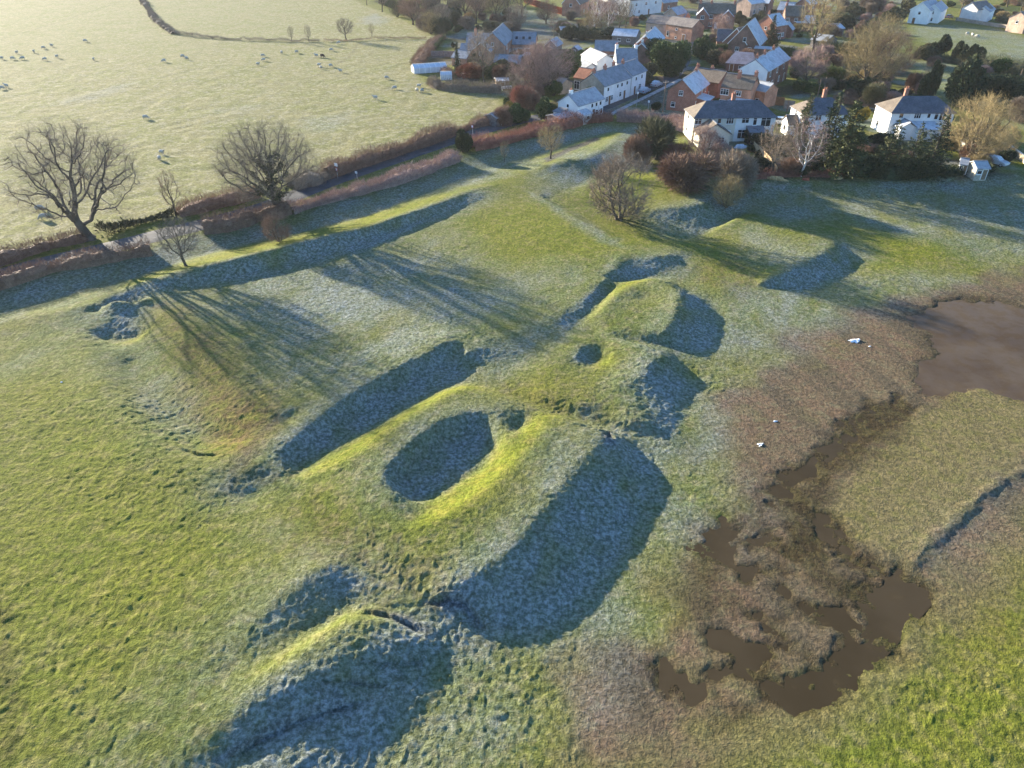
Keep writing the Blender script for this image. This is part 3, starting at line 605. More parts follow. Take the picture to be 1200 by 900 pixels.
def unit(v): return v/(np.linalg.norm(v)+1e-9)
def grow_tree(seed, H=10.0, env=(4.6, 3.6, .30), trunk=2.2, r0=0.34, n_att=1500, step=.30, kill=.55, reach=2.2, up=.12, droop=0.0, stems=1, sprays=3, spray=(.55, .009), lean=0.0, gn=.22, flat=.0, cut=-.45):
    """a leafless tree grown towards points spread through its crown: returns thick wood and fine twigs as tube rows"""
    g = np.random.default_rng(seed); rx, rz_, _ = env
    A = unit_rows(g.normal(size=(n_att*2, 3)))*(g.random((n_att*2, 1))**.42); A[:, :2] *= rx; A[:, 2] *= rz_
    A[:, 2] += H-rz_; lump = fbm(np.arctan2(A[:, 1], A[:, 0])*1.6+seed, A[:, 2]*.45, 1.0, 2, seed); A = A[lump > cut]
    A = A[A[:, 2] > trunk*.7+flat*np.hypot(A[:, 0], A[:, 1])][:n_att]
    nodes, par = [], []
    for s in range(stems):
        az = 6.283*s/stems+g.random(); b = np.array([math.cos(az), math.sin(az), 0])*(.35 if stems > 1 else 0); n = max(2, int((trunk+.3)/step)); p = b+np.array([0, 0, -.3]); d = unit(np.array([lean, 0, 1.])+b*.9); last = -1
        for k in range(n+1):
            nodes.append(p); par.append(last); last = len(nodes)-1; d = unit(d+g.normal(size=3)*.05); p = p+d*step*(1 if k else 1.0)
    N = np.array(nodes); par = list(par); tips_dir = {}
    alive = np.ones(len(A), bool); near = np.full(len(A), 1e9); who = np.zeros(len(A), int); new = np.arange(len(N))
    for it in range(140):
        ai = np.where(alive)[0]
        if len(ai) == 0 or len(new) == 0: break
        D = np.linalg.norm(A[ai][:, None]-N[new][None], axis=2); j = D.argmin(1); dm = D[np.arange(len(ai)), j]; up_ = dm < near[ai]
        near[ai[up_]] = dm[up_]; who[ai[up_]] = new[j[up_]]
        alive[ai] = near[ai] > kill; ai = np.where(alive)[0]
        ai = ai[near[ai] < (reach if it > 12 else 1e9)]
        if len(ai) == 0: break
        acc = np.zeros((len(N), 3)); np.add.at(acc, who[ai], unit_rows(A[ai]-N[who[ai]])); src = np.where(np.abs(acc).sum(1) > 0)[0]
        d = unit_rows(unit_rows(acc[src])+g.normal(size=(len(src), 3))*gn+np.array([0, 0, up])); Q = N[src]+d*step
        new = np.arange(len(N), len(N)+len(Q)); N = np.concatenate([N, Q]); par += list(src)
    par = np.array(par); n = len(N); w = np.zeros(n); kids = np.bincount(par[par >= 0], minlength=n)
    w[kids == 0] = 1.0
    for k in range(n-1, -1, -1):
        if par[k] >= 0: w[par[k]] += w[k]
    rad = r0*(w/w.max())**.52; rad = np.maximum(rad, spray[1]*1.25)
    k = np.where(par >= 0)[0]; S = np.concatenate([N[par[k]], N[k], np.minimum(rad[par[k]], rad[k]*1.5)[:, None], rad[k][:, None]], 1)
    base = N[par[k]][:, 2] < .2; S[base, 6] *= 1.5
    big = rad[k] > r0*.11; thick, fine = S[big], S[~big]
    # sprays of fine shoots along the outer branches
    m = np.where((rad < r0*.16))[0]; m = np.repeat(m, sprays); dirp = unit_rows(N[m]-N[np.maximum(par[m], 0)]); t = g.random((len(m), 1)); P0 = N[m]*(1-t*.9)+N[np.maximum(par[m], 0)]*t*.9
    Dv = unit_rows(dirp*.75+g.normal(size=(len(m), 3))*.6+np.array([0, 0, .25-droop])); L = spray[0]*(.4+.9*g.random((len(m), 1))); P1 = P0+Dv*L
    D2 = unit_rows(Dv+g.normal(size=(len(m), 3))*.35+np.array([0, 0, .15-droop])); P2 = P1+D2*L*.7; o = np.ones((len(m), 1))*spray[1]
    fine = np.concatenate([fine, np.concatenate([P0, P1, o, o*.75], 1), np.concatenate([P1, P2, o*.75, o*.4], 1)])
    return thick, fine
TREES = {}
def tree_meshes(key, sides=6, **kw):
    th, fi = grow_tree(**kw)
    TREES[key] = (np_mesh(key+'_wood', *tubes(th, sides), 4, smooth=True), np_mesh(key+'_twigs', *tubes(fi, 3), 4))
def unit_rows(a): return a/(np.linalg.norm(a, axis=1)[:, None]+1e-9)
def with_mat(me, mat):
    k = (me.name, mat.name)
    if k not in TREES:
        c = me.copy(); c.materials.clear(); c.materials.append(mat); TREES[k] = c
    return TREES[k]
def add_tree(key, px, py, scale=1.0, rz=None, bark=None, twig=None, label=None, name='bare_tree', cat='tree', group=None, z=None, sx=1.0, crown='crown'):
    p = gp(px, py); a, b = TREES[key]
    rz = random.random()*6.28 if rz is None else rz
    e = empty(name, p, rz, (scale*sx, scale*sx, scale)); tag(e, label, cat, group)
    link('trunk', with_mat(a, bark or BARK), e); link(crown, with_mat(b, twig or TW_GREY), e)
    return e
tree_meshes('oak', seed=4, env=(5.6, 4.2, 0), trunk=1.9, r0=.38, n_att=1100, kill=.62, step=.36, lean=-.28, sprays=10, spray=(.75,.0042), gn=.20, sides=7)
tree_meshes('oak_b', seed=9, env=(5.6, 4.4, 0), trunk=1.5, r0=.36, n_att=1500, kill=.55, step=.34, sprays=10, spray=(.8,.0042), gn=.18, sides=7)
tree_meshes('round', seed=23, cut=-.12, env=(3.7, 3.9, 0), trunk=2.0, r0=.24, n_att=900, kill=.6, sprays=4, spray=(.8, .014))
tree_meshes('upright', seed=37, env=(2.1, 4.2, 0), trunk=1.8, r0=.17, n_att=500, kill=.55, sprays=4, spray=(.7, .013), up=.35)
tree_meshes('birch', seed=52, env=(2.7, 4.3, 0), trunk=2.6, r0=.15, n_att=700, kill=.55, sprays=4, spray=(.8, .012), up=.3, droop=.25)
tree_meshes('thorn', seed=64, cut=-.12, env=(5.0, 4.9, 0), trunk=.6, r0=.26, n_att=1200, kill=.6, stems=3, sprays=6, spray=(1.1, .020))
tree_meshes('willow', seed=75, cut=-.12, env=(5.2, 4.5, 0), trunk=1.1, r0=.34, n_att=1500, kill=.5, sprays=4, spray=(.9, .011), up=.2)

# leafy shrubs: leaf-sized faces through an uneven volume, on a few stems
def lumps(seed, n, rad=(1, 1, 1), nl=9, skin=.55):
    g = np.random.default_rng(seed); c = g.normal(size=(nl, 3)); c = unit_rows(c)*(g.random((nl, 1))**.4)*.68; c[:, 2] = np.abs(c[:, 2])*.9+.15
    k = g.integers(0, nl, n); d = unit_rows(g.normal(size=(n, 3))); rr = .22+.28*g.random(nl)[k]; r = rr*(skin+(1-skin)*g.random(n)**.5)
    P = c[k]+d*r[:, None]; P[:, 2] = np.maximum(P[:, 2]+.25, .02*g.random(n))
    return P*np.array(rad), d
def shrub_meshes(key, seed, n, rad, leaf=(.28, .16), nl=9, twiggy=False):
    P, d = lumps(seed, n, rad, nl); g = np.random.default_rng(seed+1)
    D = d*(1.2 if twiggy else .6)+g.normal(size=(n, 3))*.5+np.array([0, 0, .3])
    V, F = blades(P, D, leaf[0]*(.6+.8*g.random(n)), leaf[1]*(.6+.8*g.random(n)))
    st = []
    for k in range(14):
        q = P[g.integers(0, n)]; st.append([g.normal()*.1, g.normal()*.1, -.3, *(q*.5+np.array([0, 0, .1])), .06, .04]); st.append([*(q*.5+np.array([0, 0, .1])), *q, .04, .015])
    TREES[key] = (np_mesh(key+'_stems', *tubes(np.array(st), 5), 4, smooth=True), np_mesh(key+'_leaves', V, F, 4))
shrub_meshes('shrub_a', 3, 9000, (1.5, 1.5, 1.5), (.17, .09)); shrub_meshes('shrub_b', 8, 8000, (1.6, 1.4, 1.3), (.18, .09), nl=7); shrub_meshes('shrub_tall', 15, 9000, (1.0, 1.0, 2.2), (.17, .09), nl=10)
shrub_meshes('scrub_a', 22, 9000, (1.5, 1.5, 1.5), (.42, .022), nl=10, twiggy=True); shrub_meshes('scrub_b', 29, 9000, (1.6, 1.5, 1.3), (.42, .022), nl=8, twiggy=True)
shrub_meshes('yew', 41, 26000, (1.5, 1.5, 1.5), (.085, .05), nl=22)
def add_shrub(key, px, py, w, h, mat, label, name='shrub', cat='shrub', group=None, bark=None, rz=None):
    """w across and h tall in metres"""
    p = gp(px, py); a, b = TREES[key]; co = np.empty(len(b.vertices)*3, np.float32); b.vertices.foreach_get('co', co); co = co.reshape(-1, 3)
    bw = np.percentile(np.abs(co[:, 0]), 97)*2; bh = np.percentile(co[:, 2], 98)
    e = empty(name, p, random.random()*6.28 if rz is None else rz, (w/bw, w/bw, h/bh)); tag(e, label, cat, group)
    link('stem', with_mat(a, bark or BARK_D), e); link('foliage', with_mat(b, mat), e)
    return e
# conifers: whorls of drooping boughs clothed in short needle sprays
def conifer_meshes(key, seed, H=10, R0=2.2, whorls=26, per=9, droop=.25, base=.06):
    g = np.random.default_rng(seed); th = [[0, 0, -.3, 0, 0, H*.5, .2, .12], [0, 0, H*.5, 0, 0, H, .12, .02]]; P, D = [], []
    for k in range(whorls):
        f = k/(whorls-1); z = H*(base+(1-base)*f**.95); r = R0*(1-f)**.8*(.8+.4*g.random())+.12
        for j in range(max(4, int(per*(1-f*.5)))):
            az = 6.283*j/per+g.random()*1.2; L = r*(.7+.5*g.random()); d = np.array([math.cos(az), math.sin(az), 0.22-droop*(1-f)])
            th.append([0, 0, z, *(np.array([0, 0, z])+d*L), .035, .01])
            m = max(5, int(L*11))
            t = g.random(m)**.7; q = np.array([0, 0, z])+d*(L*t)[:, None]; q += g.normal(size=(m, 3))*.10*np.array([1, 1, .7])*(0.5+L*.3)
            P.append(q); D.append(d*.9+g.normal(size=(m, 3))*.6+np.array([0, 0, -.1]))
    P = np.concatenate(P); D = np.concatenate(D); V, F = blades(P, D, .42*(.5+g.random(len(P))), .14)
    TREES[key] = (np_mesh(key+'_wood', *tubes(np.array(th), 5), 4, smooth=True), np_mesh(key+'_needles', V, F, 4))
conifer_meshes('spruce', 5, 10, 2.3, 30, 10); conifer_meshes('spruce_b', 6, 10, 2.6, 26, 9, .35); conifer_meshes('cypress', 9, 10, 1.0, 34, 9, -.4, .02)
conifer_meshes('pine', 12, 10, 3.0, 15, 9, -.05, .22)

# hedges: shoots standing out of a long clipped or shaggy body
def hedge(name, pts, w, h, mat, label, dens=70, shoot=(.6, .035), z=None, group=None, cat='hedge', wob=.25, core=True, clipped=False, seed=0):
    P = [np.array(at(*p, VZ)) if z is None else np.array(ground(*p)) for p in pts]
    for q in P: q[2] = top(q[0], q[1])
    g = np.random.default_rng(seed+len(pts)*31+int(w*100)); seg = np.array([np.linalg.norm((b-a)[:2]) for a, b in zip(P[:-1], P[1:])]); L = seg.sum()
    cum = np.concatenate([[0], np.cumsum(seg)])
    def along(s):
        k = np.clip(np.searchsorted(cum, s, 'right')-1, 0, len(seg)-1); t = ((s-cum[k])/seg[k])[:, None]; A = np.array(P)[k]; B = np.array(P)[k+1]
        T = unit_rows(B-A); return A+(B-A)*t, np.stack([-T[:, 1], T[:, 0], np.zeros(len(T))], -1)
    n = int(L*dens*2.6*(w+h)/3); s = g.random(n)*L; C, N = along(s)
    sh = 1+wob*vnoise(s/2.2, s*0+seed, 3+seed)+.28*vnoise(s/6.5, s*0+seed, 5)+.14*vnoise(s/.8, s*0, 8)+(g.random(n) > .95)*.35 if not clipped else np.ones(n)*1.0
    a = g.random(n)*math.pi; rr = .62+.38*g.random(n)
    off = np.cos(a)*(np.abs(np.cos(a))**(-.4 if clipped else -.1))*w*.5*rr*sh; up = np.sin(a)**(.45 if clipped else .7)*h*rr*sh
    off = np.clip(off, -w*.6*sh, w*.6*sh); up = np.minimum(up, h*1.15*sh)
    V0 = C+N*off[:, None]; V0[:, 2] += up*(0.35+.65*g.random(n)**.4)
    D = N*(off/w*1.4)[:, None]+g.normal(size=(n, 3))*.45+np.array([0, 0, .75 if not clipped else .35])
    V, F = blades(V0, D, shoot[0]*(.5+g.random(n)), shoot[1]*(.6+.8*g.random(n)))
    parts = [(V, F)]
    if core:                                               # the tangle of stems inside, a lumpy ridge
        m = max(3, int(L/.6)); ss = np.linspace(0.2, L-.2, m); C, N = along(ss); prof = 9; CV = []
        for k in range(m):
            f = (1+wob*vnoise(ss[k:k+1]/2.2, np.array([float(seed)]), 3+seed)[0]+.28*vnoise(ss[k:k+1]/6.5, np.array([float(seed)]), 5)[0])*.74
            for j in range(prof):
                b = math.pi*j/(prof-1); jit = 1+.05*g.normal(); o = math.cos(b)*w*.42*f*jit; u = math.sin(b)**.6*h*.86*f*jit
                CV.append(C[k]+N[k]*o+np.array([0, 0, u-.1]))
        idx = np.arange(m*prof).reshape(m, prof); CF = np.stack([idx[:-1, :-1], idx[:-1, 1:], idx[1:, 1:], idx[1:, :-1]], -1).reshape(-1, 4)
        parts.append((np.array(CV), CF))
    V, F = join(*parts); o0 = P[0].copy(); me = np_mesh(name, V-o0, F, 4); me.materials.append(mat)
    o = link(name, me); o.location = tuple(o0); tag(o, label, cat, group); return o

# ---- the two hedges of the road, in the lengths one can tell apart
hedge('hedge', [(-60,362),(0,336),(60,318),(120,306),(180,296)], 2.4, 1.6, TW_BROWN, 'shaggy brown hedge below the road at the left end of the frosted ditch', z=1, seed=1, wob=.35)
hedge('hedge', [(238,272),(270,268),(300,258),(340,248)], 3.0, 2.0, TW_BROWN, 'loose brown hedge under the ivy-grown leafless tree, on the ditch side of the road', z=1, seed=2, wob=.4)
hedge('hedge', [(340,250),(372,240),(405,231),(450,219),(500,202),(535,187)], 3.2, 2.0, TW_PINK, 'thick pinkish brown hedge beside the road up to the round ivy bush', z=1, seed=3, wob=.3, dens=85)
hedge('hedge', [(552,176),(590,168),(640,155),(690,143),(717,141)], 3.6, 2.2, TW_RED, 'reddish hedge running from the round ivy bush to the road bend below the white cottages', z=1, seed=4, wob=.25, dens=85)
hedge('hedge', [(722,141),(760,143),(790,148),(812,156)], 4.2, 2.4, TW_PINK, 'reddish brown hedge ending at the cream semi-detached house', z=1, seed=5, wob=.3, dens=85)
hedge('hedge', [(-60,338),(0,309),(60,290),(105,281)], 2.6, 1.7, TW_BROWN, 'low brown hedge above the road at the foot of the big leafless tree', z=1, seed=6, wob=.4)
hedge('hedge', [(120,276),(150,266),(175,260),(205,254)], 1.8, 1.1, OLIVE, 'low straggling green hedge above the road between the two big leafless trees', z=1, seed=7, wob=.5, core=False, shoot=(.5,.14))
hedge('hedge', [(208,254),(240,245),(270,238),(305,230)], 3.4, 2.0, TW_BROWN, 'dull brown hedge above the road behind the ivy-grown leafless tree', z=1, seed=8, wob=.3)
hedge('hedge', [(340,222),(368,214),(384,208)], 4.5, 2.2, TW_GREY, 'spreading grey brown scrub hedge next to the road signs', z=1, seed=9, wob=.4)
hedge('hedge', [(382,209),(430,193),(480,177),(532,158)], 3.0, 2.6, TW_BROWN, 'dense dark brown hedge between the sheep field and the road', z=1, seed=10, wob=.2, dens=95)
hedge('hedge', [(535,157),(560,148),(590,142),(604,139)], 3.0, 2.2, TW_BROWN, 'ragged brown hedge by the road in front of the cottage garden sheds', z=1, seed=11, wob=.5)
# ---- village hedges
hedge('hedge', [(506,99),(513,104),(530,106),(560,108),(588,108)], 3.2, 2.4, TW_GREY, 'curved thick brown hedge between the sheep field and the slate-roofed brick house', seed=12, dens=95)
hedge('hedge', [(489,81),(491,72),(500,62),(510,50),(519,46)], 3.0, 1.6, TW_BROWN, 'scruffy low hedge along the edge of the sheep field beside the lawn with stripes', seed=13, wob=.5)
hedge('hedge', [(510,58),(516,50),(521,45)], 1.2, 1.6, LAUREL, 'short clipped green hedge beside the sunny lawn', seed=14, clipped=True, shoot=(.2,.12))
hedge('hedge', [(616,3),(632,9),(648,14),(662,18)], 1.8, 2.6, BEECH, 'bright copper-red clipped hedge behind the frosty paddock', seed=15, clipped=True, shoot=(.35,.2), dens=90)
hedge('hedge', [(832,61),(860,62),(900,64),(930,66)], 2.2, 2.8, LAUREL, 'long flat-topped dark green hedge behind the tiled barn', seed=16, clipped=True, shoot=(.25,.16), dens=110)
hedge('hedge', [(528,93),(520,88),(530,86)], 2.0, 1.8, TW_BROWN, 'short dark hedge inside the curved hedge near the narrow conifer', seed=17)
hedge('hedge', [(930,104),(945,107),(962,110)], 2.4, 2.6, LAUREL, 'green hedge with a rounded top by the lane behind the middle hip-roofed house', seed=18, clipped=True, shoot=(.25,.16), dens=100)
hedge('hedge', [(976,104),(990,106),(1008,108)], 2.4, 3.0, EVERG, 'very dark evergreen hedge behind the middle hip-roofed house', seed=19, shoot=(.3,.14), dens=100)
hedge('hedge', [(975,119),(1000,122),(1030,127),(1055,126)], 2.6, 2.6, TW_BROWN, 'dark brown hedge along the lane between the two right-hand hip-roofed houses', seed=20)
hedge('hedge', [(1072,68),(1100,72),(1130,76),(1165,82),(1215,90)], 4.0, 3.0, OLIVE, 'dark hedge across the frosty right-hand fields', seed=21, wob=.5, dens=60)
hedge('hedge', [(805,126),(815,121),(830,124),(855,122)], 2.6, 1.6, LAUREL, 'clipped light green hedge behind the cream semi-detached house', seed=22, clipped=True, shoot=(.22,.14), dens=110)
hedge('hedge', [(1170,24),(1200,36),(1230,46)], 3.5, 2.6, OLIVE, 'dark shrubby hedge at the far right behind the paddock', seed=23, wob=.5)
hedge('hedge', [(205,40),(235,44),(270,47),(305,48),(340,49),(375,49)], 1.6, .8, TW_GREY, 'low patchy field hedge across the pale sheep field, frost along its foot', seed=24, wob=.7, core=False, dens=50)
hedge('hedge', [(380,49),(420,48),(450,46),(500,46)], 1.2, .7, TW_BROWN, 'thin low field hedge running from the small round tree to the wood', seed=25, wob=.7, core=False, dens=50)
hedge('hedge', [(160,-8),(172,8),(182,24),(204,40)], 2.2, .9, TW_GREY, 'low dark field hedge beside the track at the top of the pale field', seed=26, wob=.7, dens=50)
hedge('hedge', [(1000,203),(1040,208),(1085,207)], 5.0, 3.2, EVERG, 'black-green shrub bank at the garden edge above the frosted scarp', seed=27, wob=.4, shoot=(.4,.16), dens=70)
hedge('hedge', [(870,210),(905,207),(940,207),(985,207)], 2.2, 1.2, TW_RED, 'low reddish brown scrub along the garden edge below the silver birch', seed=28, wob=.6)
hedge('hedge', [(1090,206),(1125,204),(1160,201)], 2.4, 1.4, EVERG, 'low dark hedge in front of the garden sheds', seed=29, wob=.5, shoot=(.35,.14))

# ---- the two great leafless trees by the road and the smaller trees of the hedges
add_tree('oak', 108, 281, 1.62, .15, BARK, TW_OAK, 'big leafless tree with a leaning mossy trunk, left of the ivy-grown one')
t = add_tree('oak_b', 324, 250, 1.38, .6, BARK, TW_GREY, 'big leafless tree with ivy on its trunk and boughs, by the road')
th = np.empty(len(TREES['oak_b'][0].vertices)*3, np.float32); TREES['oak_b'][0].vertices.foreach_get('co', th); th = th.reshape(-1, 3)
pick = th[(th[:, 2] > .3) & (th[:, 2] < 6.5) & (np.hypot(th[:, 0], th[:, 1]) < 1.9)]; q = pick[rng.integers(0, len(pick), 2600)]+rng.normal(size=(2600, 3))*.13
V, F = blades(q, rng.normal(size=(2600, 3)), .22, .18); link('ivy', np_mesh('ivy', V, F, 4), t, IVY)
add_tree('upright', 207, 255, .75, 1.0, BARK_D, TW_BROWN, 'thin straggly small tree with ivy on its stem, between the two big leafless trees', name='small_tree')
add_tree('round', 218, 312, .68, 2.2, BARK, TW_GREY, 'small round leafless tree beside the frosted ditch at the left', name='small_tree', sx=1.1)
add_tree('thorn', 328, 283, .42, 1.2, BARK, TW_BROWN, 'low brown thicket on the bank below the ivy-grown tree', name='thorn_bush', cat='bush')
add_shrub('shrub_a', 543, 178, 4.2, 3.8, IVY, 'round dark ivy bush standing in the roadside hedge', name='ivy_bush', cat='bush')
add_tree('upright', 591, 190, .40, .3, BARK, TW_GOLD, 'slim pale sapling in the frosted strip below the red hedge', name='sapling', cat='sapling', sx=1.1)
add_tree('round', 645, 186, .62, 4.0, BARK, TW_GOLD, 'small round leafless tree beside the dark ditch line below the red hedge', name='small_tree', sx=1.15)
# ---- bushes on the north-eastern banks
add_tree('thorn', 726, 258, 1.0, .4, BARK, TW_GREY, 'big leafless bush standing alone on the green bank', name='thorn_bush', cat='bush')
add_shrub('scrub_b', 747, 192, 5.6, 4.8, TW_BROWN, 'leafless bush at the left end of the thicket, in front of the tall green one', name='thorn_bush', cat='bush')
add_shrub('scrub_a', 767, 186, 6.8, 6.8, OLIVE, 'tall dull green bush at the back left of the thicket', name='thorn_bush', cat='bush')
add_shrub('scrub_b', 793, 191, 5.0, 3.2, TW_RED, 'dark purplish brown bush between the green bush and the long brown one', name='thorn_bush', cat='bush')
add_shrub('scrub_b', 807, 218, 9.4, 4.8, TW_BROWN, 'wide brown bush on the front edge of the thicket', name='thorn_bush', cat='bush', rz=.2)
add_shrub('scrub_a', 860, 221, 6.6, 5.6, TW_GREY, 'tall rounded bush at the right end of the thicket', name='thorn_bush', cat='bush')
add_tree('thorn', 851, 243, .50, 1.9, BARK, TW_GOLD, 'small pale bush standing apart on the frosted slope below the thicket', name='thorn_bush', cat='bush')
add_tree('thorn', 822, 186, .60, 5.0, BARK, TW_PINK, 'pinkish brown bush against the cream house wall', name='thorn_bush', cat='bush')
add_tree('thorn', 842, 192, .42, 5.5, BARK, TW_PINK, 'smaller pinkish brown bush beside the cream house garden', name='thorn_bush', cat='bush')
add_shrub('shrub_b', 886, 168, 5.0, 2.4, EVERG, 'low dark shrubs under the windows of the white semi-detached half', cat='shrub')
# ---- trees of the gardens at the right
add_tree('round', 905, 206, .92, .7, BARK, TW_GREY, 'loose grey leafless tree left of the silver birch', sx=1.0)
add_tree('birch', 938, 207, 1.05, .2, BIRCH, TW_PINK, 'silver birch with a white leaning stem and pinkish twigs', name='birch_tree', sx=1.15)
add_tree('spruce', 936, 188, 1.15, 0, BARK_D, EVERG2, 'spruce left of the middle hip-roofed house, behind the silver birch', name='spruce_tree', crown='crown')
add_tree('spruce_b', 966, 199, 1.32, 1, BARK_D, EVERG, 'tall dark spruce in front of the middle hip-roofed house, left one of the pair', name='spruce_tree')
add_tree('spruce', 984, 207, 1.25, 2, BARK_D, EVERG2, 'tall spruce nearest the frosted scarp, right one of the pair', name='spruce_tree', sx=1.25)
add_tree('pine', 1033, 207, .95, 3, BARK_D, EVERG2, 'broad brownish evergreen in the garden below the right hip-roofed house', name='pine_tree', sx=1.15)
add_tree('pine', 1062, 207, .90, 4, BARK_D, EVERG, 'broad dark evergreen in the middle of the right-hand garden', name='pine_tree', sx=1.0)
add_tree('spruce_b', 1087, 206, 1.0, 5, BARK_D, EVERG, 'dark pointed evergreen beside the pale garden wall', name='spruce_tree', sx=1.2)
add_tree('willow', 1134, 190, 1.18, .9, BARK, TW_GOLD, 'big golden grey leafless tree above the garden sheds', name='bare_tree', sx=1.05)
add_tree('thorn', 1172, 182, .55, 2.6, BARK, TW_GOLD, 'pale golden scrub right of the big tree above the garden sheds', name='thorn_bush', cat='bush')
add_shrub('shrub_tall', 1122, 124, 7, 9.5, EVERG, 'dark ivy-clad tree with a forked top behind the right hip-roofed house', name='ivy_tree', cat='tree')
add_tree('upright', 1117, 124, 1.0, 2.6, BARK, TW_GREY, 'bare top of a tree standing against the dark ivy-clad one', name='bare_tree')
add_shrub('shrub_a', 1084, 118, 4.0, 8, EVERG, 'slim ivy-clad tree directly above the right house chimney', name='ivy_tree', cat='tree')
add_tree('upright', 1080, 117, .9, 1.6, BARK, TW_GREY, 'bare upright tree just above the right house chimney', name='bare_tree')
add_shrub('yew', 1156, 116, 8, 5.2, EVERG, 'round dark evergreen at the edge of the right field, left half of the clump', name='evergreen_bush', cat='bush')
add_shrub('yew', 1180, 118, 8, 5.0, EVERG, 'round dark evergreen at the edge of the right field, right half of the clump', name='evergreen_bush', cat='bush')
add_shrub('scrub_a', 1198, 142, 7, 5, TW_GREY, 'brown bush cut by the right edge of the picture below the dark clump', name='thorn_bush', cat='bush')
add_shrub('shrub_b', 1180, 134, 8, 2.6, EVERG, 'low black-green shrubs below the round evergreen clump', cat='shrub')
add_shrub('shrub_a', 1000, 140, 2.0, 3.0, LAUREL, 'small upright green shrub right of the middle hip-roofed house', cat='shrub')
add_shrub('shrub_b', 1010, 142, 2.6, 2.6, GOLDBUSH, 'yellowish shrub right of the middle hip-roofed house', cat='shrub')
add_tree('willow', 1012, 106, 1.55, 2.0, BARK, TW_GOLD, 'huge golden willow-like tree in the middle of the right gardens', name='willow_tree')
add_tree('willow', 1035, 100, 1.3, 3.4, BARK, TW_BROWN, 'brown leafless tree leaning at the right of the huge golden one', name='bare_tree')
add_tree('willow', 1028, 72, 1.25, 5.0, BARK, TW_GOLD, 'golden leafless tree behind the huge one, towards the white house', name='willow_tree')
add_shrub('scrub_b', 1022, 124, 5.5, 4.6, OLIVE, 'dull green bush below the huge golden tree', name='thorn_bush', cat='bush')
add_tree('round', 953, 62, 1.75, 1.0, BARK, TW_GOLD, 'tall leafless tree with a bare sunlit trunk among the brick houses', name='bare_tree')
add_tree('willow', 944, 100, .95, 2.7, BARK, TW_PINK, 'weeping pinkish tree beside the frost-roofed terrace', name='bare_tree')
add_tree('thorn', 966, 66, .55, 2.0, BARK, TW_GOLD, 'small golden bush right of the tall bare sunlit trunk', name='thorn_bush', cat='bush')
add_tree('spruce', 903, 56, .95, 1.0, BARK_D, EVERG, 'dark fir beside the frost-roofed brick house', name='fir_tree', sx=1.2)
add_shrub('yew', 784, 88, 9.5, 8.0, LAUREL, 'great dark round evergreen at the road bend', name='yew_tree', cat='tree')
add_shrub('yew', 769, 74, 6.5, 6.0, LAUREL, 'smaller dark evergreen behind the white house, joined to the great round one', name='yew_tree', cat='tree')
add_shrub('shrub_a', 824, 70, 6.0, 6.0, LAUREL, 'green laurel at the corner of the long flat-topped hedge', cat='shrub')
add_shrub('shrub_b', 838, 76, 6.0, 3.6, OLIVE, 'yellow-green shrub below the laurel at the hedge corner', cat='shrub')
add_tree('thorn', 850, 79, .45, 2.0, BARK, TW_BROWN, 'grey brown bush in front of the tiled barn', name='thorn_bush', cat='bush')
add_tree('thorn', 843, 48, .8, 2.9, BARK, TW_PINK, 'leafless ochre tree in front of the large brick house', name='bare_tree')
add_shrub('shrub_a', 716, 118, 2.6, 2.2, GOLDBUSH, 'golden round shrub at the corner of the cottage lawn', cat='shrub')
add_shrub('shrub_a', 727, 103, 3.2, 3.0, EVERG, 'dark rounded shrub against the white cottage front', cat='shrub')
add_shrub('shrub_b', 750, 97, 6.0, 2.2, EVERG, 'dark low shrubs at the right end of the white cottage row', cat='shrub')
add_shrub('shrub_b', 769, 129, 2.2, 1.6, EVERG, 'small dark shrub on the frosted green beside the telegraph pole', cat='shrub')
add_shrub('shrub_tall', 691, 128, 3.2, 4.2, LAUREL, 'dark green bush against the front of the small white cottage', cat='shrub')
add_shrub('shrub_a', 640, 140, 5.0, 4.2, LAUREL, 'dark green garden bush left of the small white cottage', cat='shrub')
add_shrub('shrub_a', 607, 144, 5.0, 3.6, LAUREL, 'bright green garden bush by the road, left of the small white cottage', cat='shrub')
add_shrub('shrub_b', 598, 136, 3, 2.6, GOLDBUSH, 'yellow-green shrub beside the low garden sheds', cat='shrub')
add_shrub('scrub_a', 612, 128, 5.0, 4.8, TW_RED, 'reddish leafless bush above the garden sheds', name='thorn_bush', cat='bush')
add_tree('round', 600, 124, .72, 1.0, BARK, TW_GREY, 'leafless tree at the edge of the sheep field beside the garden sheds', name='bare_tree')
add_shrub('scrub_b', 590, 146, 4.5, 3.4, TW_BROWN, 'brown bush at the roadside below the low garden sheds', name='thorn_bush', cat='bush')
add_tree('upright', 619, 116, .6, 2.0, BARK, TW_RED, 'small copper-leaved tree right of the reddish bush', name='small_tree')
add_tree('willow', 622, 110, 1.15, 1.2, BARK, TW_PINK, 'spreading pinkish leafless tree, left one of the garden pair', name='bare_tree')
add_tree('willow', 642, 109, 1.25, 4.4, BARK, TW_PINK, 'spreading pinkish leafless tree, right one of the garden pair', name='bare_tree')
add_shrub('shrub_a', 662, 92, 8, 6.5, LAUREL, 'broad green evergreen left of the white house', name='evergreen_bush', cat='bush')
add_shrub('shrub_b', 650, 96, 5, 3.6, OLIVE, 'dull green shrub at the foot of the broad evergreen', cat='shrub')
add_shrub('scrub_a', 630, 72, 3.0, 4.6, TW_GOLD, 'pale russet bush in front of the brick courtyard', name='thorn_bush', cat='bush')
add_tree('round', 567, 96, 1.28, 3.1, BARK, TW_GREY, 'tall leafless tree in front of the slate-roofed brick house', name='bare_tree')
add_tree('cypress', 537, 90, .86, 1.0, BARK_D, EVERG, 'narrow dark conifer beside the striped lawn', name='cypress_tree', sx=1.1)
